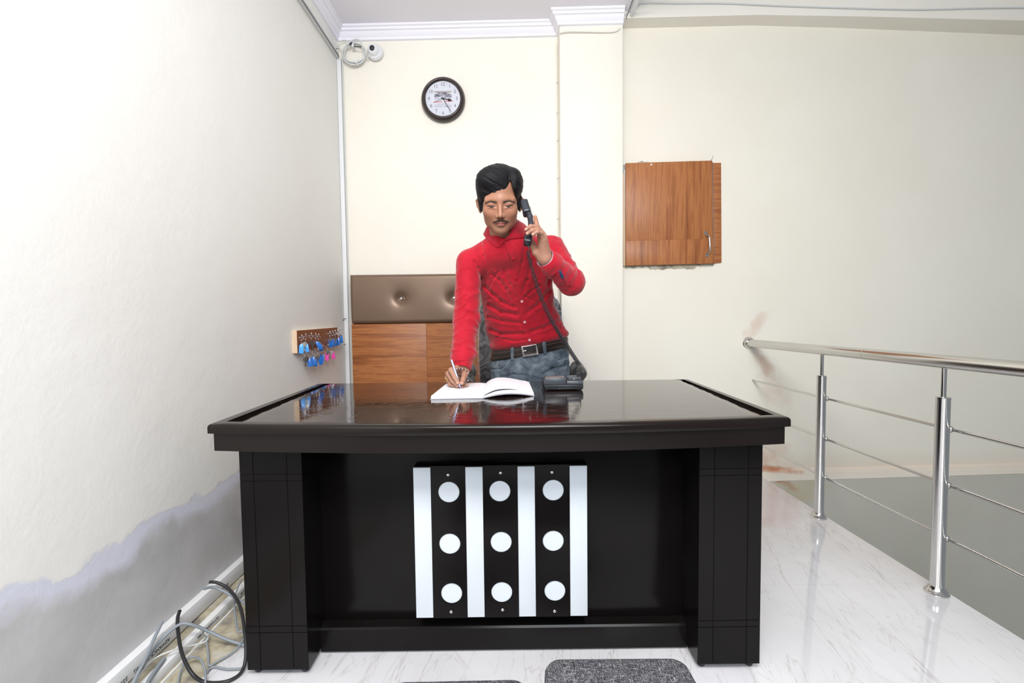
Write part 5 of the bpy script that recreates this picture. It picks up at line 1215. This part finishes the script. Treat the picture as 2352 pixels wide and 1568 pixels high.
# collar leaves
def leaf(name, top, bot, n=16):
    T = smoothpath(top, 6); B = smoothpath(bot, 6); m_ = min(len(T), len(B)); T, B = T[:m_], B[:m_]; rows = []
    for k in range(7):
        v = k/6; rows.append([tuple(np.array(a_)*(1-v)+np.array(b_)*v+V(0,-.007*math.sin(math.pi*v),.002*math.sin(math.pi*v))) for a_, b_ in zip(T, B)])
    b = MB(); b.sheet(rows, 0.0022); return build(name, b, red, shirt, smooth=60)
def C(px, py, y): return tuple(W_(px, py, y))
def leaf2(top, bot, flip=1):
    T = smoothpath([(a, b, c) for a, b, c in top], 6); B = smoothpath([(a, b, c) for a, b, c in bot], 6); rows = []
    for k in range(9):
        v = k/8; r = []
        for a_, b_ in zip(T, B):
            px, py, fb = (a_*(1-v)+b_*v); q = on_shirt(px, py, y0_=1.80, y1_=2.1); lift = .004+.0045*math.sin(math.pi*min(v*1.1, 1))
            yy = q[1] if q[1] < 2.06 and abs(q[1]-fb) < .03 else fb
            r.append(W_(px, py, yy-lift))
        rows.append(r)
    A = np.array(rows)
    for _ in range(3): A[1:-1,1:-1] = (A[1:-1,1:-1]*2+A[2:,1:-1]+A[:-2,1:-1]+A[1:-1,2:]+A[1:-1,:-2])/6
    A[:, 1:-1] = (A[:, 1:-1]*2+A[:, 2:]+A[:, :-2])/4
    b = MB(); b.sheet(A.tolist(), -.002); return build('collar', b, red, shirt, smooth=60)
leaf2([(1125,510,1.985),(1122.5,514,1.96),(1128,523,1.93),(1138,534,1.905),(1149,546,1.888),(1164,548,1.883)],
      [(1113,533,1.99),(1111,539,1.965),(1118,548,1.93),(1129,558,1.91),(1145.5,567.5,1.90),(1161,550,1.883)])
leaf2([(1161,549,1.883),(1170,539,1.888),(1175,526,1.90),(1179,514,1.925),(1181,505,1.955),(1179,500,1.98)],
      [(1163,551,1.883),(1178,547,1.888),(1199,545.5,1.91),(1214,538,1.945),(1213,525,1.98),(1203,514,2.01)])
b = MB(); nn = 40; rows = []
nd = NDK; cen = (NB+V(0,-.002,.0)); e1 = V(1,0,0)-nd*nd[0]; e1 /= np.linalg.norm(e1); e2 = np.cross(nd, e1)
for h_, r_ in ((-.02,.062),(-.005,.0625),(.015,.0625),(.034,.0625),(.0338,.0600),(0.0,.0590),(-.02,.0590)):
    rows.append([tuple(cen+nd*(h_+0)+e1*r_*math.cos(a_)+e2*(r_*1.02)*math.sin(a_)) for a_ in np.linspace(0, 2*math.pi, nn+1)[:-1]])
b.grid(rows, close_u=True); build('collar_stand', b, red, shirt, smooth=60)
# cuffs
def cuff(w_, e_, t0, t1, r0, r1, slit=None):
    d_ = (w_-e_)/np.linalg.norm(w_-e_); a1 = np.cross(d_, V(0,0,1)); a1 /= np.linalg.norm(a1); a2 = np.cross(d_, a1); rows = []
    for h_, r_ in ((t0,r0-.004),(t0,r0),(t0*.6+t1*.4,r0*.6+r1*.4+.001),(t1,r1),(t1+.001,r1-.0022),(t1-.004,r1-.004),(t0,r0-.006)):
        rows.append([tuple(w_+d_*h_+(a1*math.cos(a_)+a2*math.sin(a_))*(r_+.0012*math.sin(a_*3+h_*60)+.0012*math.sin(a_*5))) for a_ in np.linspace(0, 2*math.pi, 49)[:-1]])
    b = MB(); b.grid(rows, close_u=True); return build('cuff', b, red, shirt, smooth=60)
cuff(WR, ER, -.048, 0.012, .0430, .0370); cl = cuff(WL, EL, -.050, .006, .0475, .0385)
d_ = (WL-EL)/np.linalg.norm(WL-EL)
b = MB(); a1 = np.cross(d_, V(0,0,1)); a1 /= np.linalg.norm(a1); a2 = np.cross(d_, a1)
b.grid([[tuple(WL+d_*h_+(a1*math.cos(a_)+a2*math.sin(a_))*r_) for a_ in np.linspace(0, 2*math.pi, 41)[:-1]] for h_, r_ in ((-.02,.0350),(.007,.0362),(.0085,.0355),(.006,.0345),(-.02,.0340))], close_u=True)
build('cuff_lining', b, mat('pale blue lining', (0.55,0.60,0.68), 0.7), cl, smooth=60)
patch('sleeve_slit', ((1283,620),(1289,622),(1296,638),(1289,640)), 6, shirt, .0022, mat('dark blue lining', (0.03,0.06,0.14), 0.8), th=.002)
# ---- jeans, belt
def jeans_f(P):
    f = torso_f(P, -0.002, TZ[0,0]-.05, 9, 2.5); f = np.maximum(f, P[:, 2]-belt_z(P[:, 0])-.012)
    for h_, k_, a_ in ((HIPR, KR, AR), (HIPL, KL, AL)):
        f = smin(f, rcone(P, h_, k_, 0.092, 0.066), 0.035); f = smin(f, rcone(P, k_, a_+V(0,0,-.02), 0.064, 0.056), 0.02)
    x, z = P[:, 0], P[:, 2]; d2 = np.stack([x, z], 1)
    for pts, w_, amp in JC:
        for a_, b_ in zip(pts[:-1], pts[1:]):
            ba = b_-a_; h = np.clip(((d2-a_)@ba)/(ba@ba), 0, 1); dd = np.linalg.norm(d2-a_-h[:, None]*ba, axis=1); f = f+amp*np.exp(-(dd/w_)**2)
    f = f+0.004*(np.abs(vnoise(P*V(10,10,22), 41))**.7-.4)+0.0015*vnoise(P*45, 42)
    return smax(f, 0.035-z, 0.004)
def jc(*pts): return [V(at(a_, b_, y=2.18).x, at(a_, b_, y=2.18).z) for a_, b_ in pts]
JC = [(jc((1126,852),(1150,850),(1168,838),(1172,824)), .0030, .0025), (jc((1262,806),(1268,820),(1285,827),(1308,822)), .0030, .0025), (jc((1217,822),(1218,850),(1220,900)), .0028, .0022), (jc((1240,822),(1242,850),(1236,880)), .0022, .0016),
      (jc((1245,860),(1270,848),(1300,842)), .008, .006), (jc((1150,868),(1180,860),(1210,862)), .007, .004), (jc((1196,838),(1210,850)), .006, .004)]
den = mat('grey-blue denim', (0.10,0.12,0.145), 0.85, spec=0.15); t = NT(den); p = t.pos()
f = t.math('ADD', t.math('MULTIPLY', t.noise(p, 16, 4, 0.6, 0.5), 0.75), t.math('MULTIPLY', t.noise(t.pos((300,300,900)), 1, 2), 0.25))
t.col(t.ramp(f, [(0.34,(0.040,0.052,0.068)),(0.5,(0.095,0.12,0.148)),(0.66,(0.20,0.235,0.27))])); t.bump(f, 0.2, 0.002)
jeans = skin('jeans', jeans_f, (-0.28,2.05,0.0), (0.42,2.62,1.02), 0.0034, den, man)
def ring_at(z_off, grow_, ax_off=0.0, n=96, clip=None):
    out = []
    for a_ in np.linspace(0, 2*math.pi, n+1)[:-1]:
        x, y, z = BX, 2.3, BZ
        for _ in range(4):
            cx_, cy_, A_, B_ = (float(tor(np.array([z]), c)[0]) for c in (1,2,3,4)); A_ += grow_; B_ += grow_; e_ = 2/2.45
            c_, s_ = math.cos(a_), math.sin(a_); x = cx_+A_*math.copysign(abs(c_)**e_, c_); y = cy_+B_*math.copysign(abs(s_)**e_, s_); z = BZ+TILT*(x-BX)+z_off
        out.append((x, y, z))
    return out
lb_ = mat('black brown leather belt', (0.016,0.013,0.012), 0.35, spec=0.5); t = NT(lb_)
b = MB(); rows = [ring_at(z_, g_) for z_, g_ in ((-.024,-.002),(-.024,.0055),(-.021,.0068),(.021,.0068),(.024,.0055),(.024,-.002))]; b.grid(rows, close_u=True); belt = build('belt', b, lb_, man, smooth=40)
b = MB()
for z_ in (-.010, .012): b.tube(ring_at(z_, .0078), 0.0009, 6, closed=True)
build('stitching', b, mat('brown stitching', (0.16,0.07,0.035), 0.6), belt)
def on_ring(px, z_off, grow_):      # front point of the ring under a pixel column
    best = min((q for q in ring_at(z_off, grow_, n=360) if q[1] < 2.3), key=lambda q: abs(CAMH and (1176+FPX*((np.array(q)-V(0,0,CAMH))@RT)/((np.array(q)-V(0,0,CAMH))@FW))-px)); return np.array(best)
for px in (1176.5, 1252, 1140):
    if px == 1140: continue
    rows = [[tuple(on_ring(px+o_+(6 if px > 1200 else 0)*(.035-z_)*8-(3 if px > 1200 else 0), z_, g_)) for o_ in (-3.6, 0, 3.6)] for z_, g_ in ((-.036,.004),(-.030,.0105),(.028,.0105),(.030,.004))]
    b = MB(); b.sheet(rows, -.002); build('belt_loop', b, den, jeans, smooth=50)
bc = on_ring(1217, 0, .010); r1 = np.array(Matrix.Rotation(-math.radians(9), 3, 'Y'))
bx = r1 @ V(1,0,0); bz = r1 @ V(0,0,1)
b = MB(); Wd, Hd = .0385, .0275
fr_ = [(-Wd,-Hd),(Wd,-Hd),(Wd,Hd),(-Wd,Hd)]; inn = [(-Wd+.0085,-Hd+.0065),(Wd-.0085,-Hd+.0065),(Wd-.0085,Hd-.0065),(-Wd+.0085,Hd-.0065)]; mid = [(-Wd+.004,-Hd+.004),(Wd-.004,-Hd+.004),(Wd-.004,Hd-.004),(-Wd+.004,Hd-.004)]
def bp(q, y): return tuple(bc+bx*q[0]+bz*q[1]+V(0,y,0))
b.grid([[bp(q, .004) for q in fr_], [bp(q, -.002) for q in fr_], [bp(q, -.0055) for q in mid], [bp(q, -.002) for q in inn], [bp(q, .004) for q in inn]], close_u=True)
build('buckle', b, M['silver'], belt, bevel=.0006)
build('buckle_pin', MB().tube([bp((-.034,.002), -.003), bp((-.018,.002), -.004)], .0018, 8), M['silver'], belt, smooth=60)
shoe_m = mat('black shoe leather', (0.02,0.02,0.02), 0.4)
for a_ in (AR, AL):
    def shoe(P, a_=a_):
        f = rcone(P, a_+V(0,.02,-.03), a_+V(0,-.15,-.058), .046, .036); f = smin(f, rcone(P, a_+V(0,.01,-.02), a_+V(0,0,.03), .048, .05), .02); return smax(f, .0015-P[:, 2], .003)
    skin('shoe', shoe, a_-V(.08,.26,.09), a_+V(.08,.12,.1), .005, shoe_m, man)
# bracelet and ring
wr = RH['wrist'][0]; d_ = (RH['fingers'][1][0][0]-ER); d_ /= np.linalg.norm(d_)
bc_ = [on_shirt(*q, y0_=1.7, y1_=1.93, lift=.0030, fn=lambda P: np.minimum(body_f(P), shirt_f(P))) for q in ((1050,846.5),(1055.5,846.5),(1060,846.8),(1064,847.8),(1068.5,849.5),(1072,852.2),(1074.5,855.5),(1076.2,860),(1076.6,865),(1076,869.5))]
bc_ = [q if q[1] < 1.90 else V(q[0],1.862,q[2]) for q in bc_]+[W_(*q) for q in ((1074.5,873.5,1.850),(1071,876,1.868),(1066,874,1.880),(1058,864,1.895),(1050,853,1.88))]
pth = smoothpath(bc_, 5, closed=True); L = 0; bd_ = [pth[0]]
for a_, b_ in zip(pth[:-1], pth[1:]):
    L += (b_-a_).length
    if L > .0068: bd_.append(b_); L = 0
bw_, bk_ = MB(), MB()
for i, q in enumerate(bd_): (bw_ if i % 2 == 0 else bk_).ball(q, .0034 if i % 2 == 0 else .003, 10)
br = build('bracelet', bk_, M['black_plastic'], man, smooth=60); build('white_beads', bw_, M['silver'], br, smooth=60)
a_, b_ = RH['fingers'][2][1][0], RH['fingers'][2][2][0]; c = a_*.6+b_*.4+V(-.0,0,0); dd = (b_-a_)/np.linalg.norm(b_-a_); u_ = np.cross(dd, V(0,1,0)); u_ /= np.linalg.norm(u_); v_ = np.cross(dd, u_)
b = MB(); b.tube([c+(u_*math.cos(t_)+v_*math.sin(t_))*.0105 for t_ in np.linspace(0, 2*math.pi, 25)[:-1]], .0013, 8, closed=True); b.ball(W_(1023.5,869,1.828), (.0032,.0025,.0035), 10)
build('gold_ring', b, M['gold'], man, smooth=60)

# pocket seams on the jeans
for pts in (((1127,852),(1140,852),(1155,847),(1165,838),(1171,826)), ((1262,806),(1266,817),(1275,825),(1290,828),(1306,823)), ((1264,803),(1269,813),(1277,821),(1290,824),(1306,819))):
    P_ = [on_shirt(q[0], q[1], lift=.0012, fn=jeans_f) for q in smoothpath([(a, b, 0) for a, b in pts], 5)]; P_ = [p_ for p_ in P_ if p_[1] < 2.34]
    build('pocket_seam', MB().tube([tuple(p_) for p_ in P_], .0016, 6), mat('pale seam', (0.20,0.235,0.28), 0.9), jeans, smooth=60)
# ---- pen
pt, pe = W_(1057.9, 891.5, 1.772), W_(1037, 826, 1.80); d_ = (pe-pt); L = np.linalg.norm(d_); d_ = d_/L
pen = thing('pen', 'slim pale silver-blue ballpoint pen in his writing hand', 'pen', tuple(pt))
build('barrel', MB().lathe([(0.0038,0.018),(0.0043,0.022),(0.0043,L-.002),(0.0036,L)], pt, d_, 18), mat('pale blue pen barrel', (0.45,0.52,0.72), 0.25, metal=0.5), pen, smooth=40)
build('tip', MB().lathe([(0.0006,0.0),(0.0010,0.003),(0.0036,0.016),(0.0038,0.0185)], pt, d_, 14), mat('blue pen tip', (0.35,0.45,0.85), 0.3), pen, smooth=40)
# ---- handset
def hset_f(P):
    cl_ = [(W_(1205.5,467,1.800), .0125), (W_(1211,480,1.786), .0125), (W_(1217,497,1.768), .0105), (W_(1219.5,515,1.750), .0100), (W_(1217.5,533,1.733), .0105), (W_(1214,548,1.720), .0120), (W_(1213,556,1.715), .0125)]
    f = None
    for (a_, ra), (b_, rb) in zip(cl_[:-1], cl_[1:]):
        s_ = rcone(P, a_, b_, ra, rb); f = s_ if f is None else smin(f, s_, .006)
    z = V(*(W_(1205,462,1.80)-W_(1214,497,1.768))); z /= np.linalg.norm(z); x = np.cross(V(0,1,0), z); x /= np.linalg.norm(x); y = np.cross(z, x); R1 = np.stack([x, y, z], 1)
    f = smin(f, rbox(P, W_(1207.0,478,1.787), (.0150,.0215,.0310), .008, R1), .006)
    z = V(*(W_(1214,540,1.73)-W_(1212,563,1.71))); z /= np.linalg.norm(z); x = np.cross(V(0,1,0), z); x /= np.linalg.norm(x); y = np.cross(z, x); R2 = np.stack([x, y, z], 1)
    f = smin(f, rbox(P, W_(1212.2,551,1.7175), (.0145,.0195,.0185), .006, R2), .005)
    f = smax(f, -ell(P, W_(1199,481,1.79), (.007,.013,.013)), .003)
    return f
hs = thing('telephone_handset', 'black telephone handset held to his left ear', 'telephone handset', tuple(W_(1213,560,1.715)))
skin('shell', hset_f, W_(1210,512,1.755)-V(.05,.11,.13), W_(1210,512,1.755)+V(.05,.11,.13), .0016, mat('slate black handset plastic', (0.020,0.024,0.032), 0.28, spec=0.6), hs)
build('cord_plug', MB().tube([W_(1213.5,562,1.716), W_(1213.5,568,1.716)], .004, 10), M['black_plastic'], hs, smooth=50)
# ---- coiled cord
ctr = smoothpath([W_(1213.5,566,1.716), W_(1213,575,1.715), W_(1216,596,1.720), W_(1223,624,1.735), W_(1233,656,1.76), W_(1246,692,1.79), W_(1262,727,1.82), W_(1283,763,1.855), W_(1306,800,1.895), W_(1331,838,1.935)], 60)
cum = [0.0]
for a_, b_ in zip(ctr[:-1], ctr[1:]): cum.append(cum[-1]+(b_-a_).length)
cum = np.array(cum); Cc = np.array([tuple(q) for q in ctr]); LT = cum[-1]; turns = 66; N_ = turns*14; pts = []
for i in range(N_+1):
    u = i/N_; w_ = 0.03+0.97*u; s_ = LT*w_; c = V(*[np.interp(s_, cum, Cc[:, k]) for k in range(3)]); c2 = V(*[np.interp(s_+.004, cum, Cc[:, k]) for k in range(3)]); dd = c2-c if np.linalg.norm(c2-c) > 1e-6 else dd
    dd = dd/np.linalg.norm(dd); u1 = np.cross(dd, V(0,1,0)); u1 /= np.linalg.norm(u1); u2 = np.cross(dd, u1); a_ = 2*math.pi*turns*u; r = .0072*(0.9+0.15*u)
    pts.append(c+(u1*math.cos(a_)+u2*math.sin(a_))*r)
pts = [W_(1213.5,566.5,1.716)]+pts
end = smoothpath([pts[-1], W_(1333,846,1.93), W_(1336,858,1.93), W_(1334,872,1.94)], 5)
cord = build('coiled_cord', MB().tube([tuple(q) for q in pts]+[tuple(q) for q in end[1:]], .0019, 7), M['black_plastic'], smooth=60)
tag(cord, 'black coiled telephone cord stretched from the handset down to the phone on the desk', 'cord')
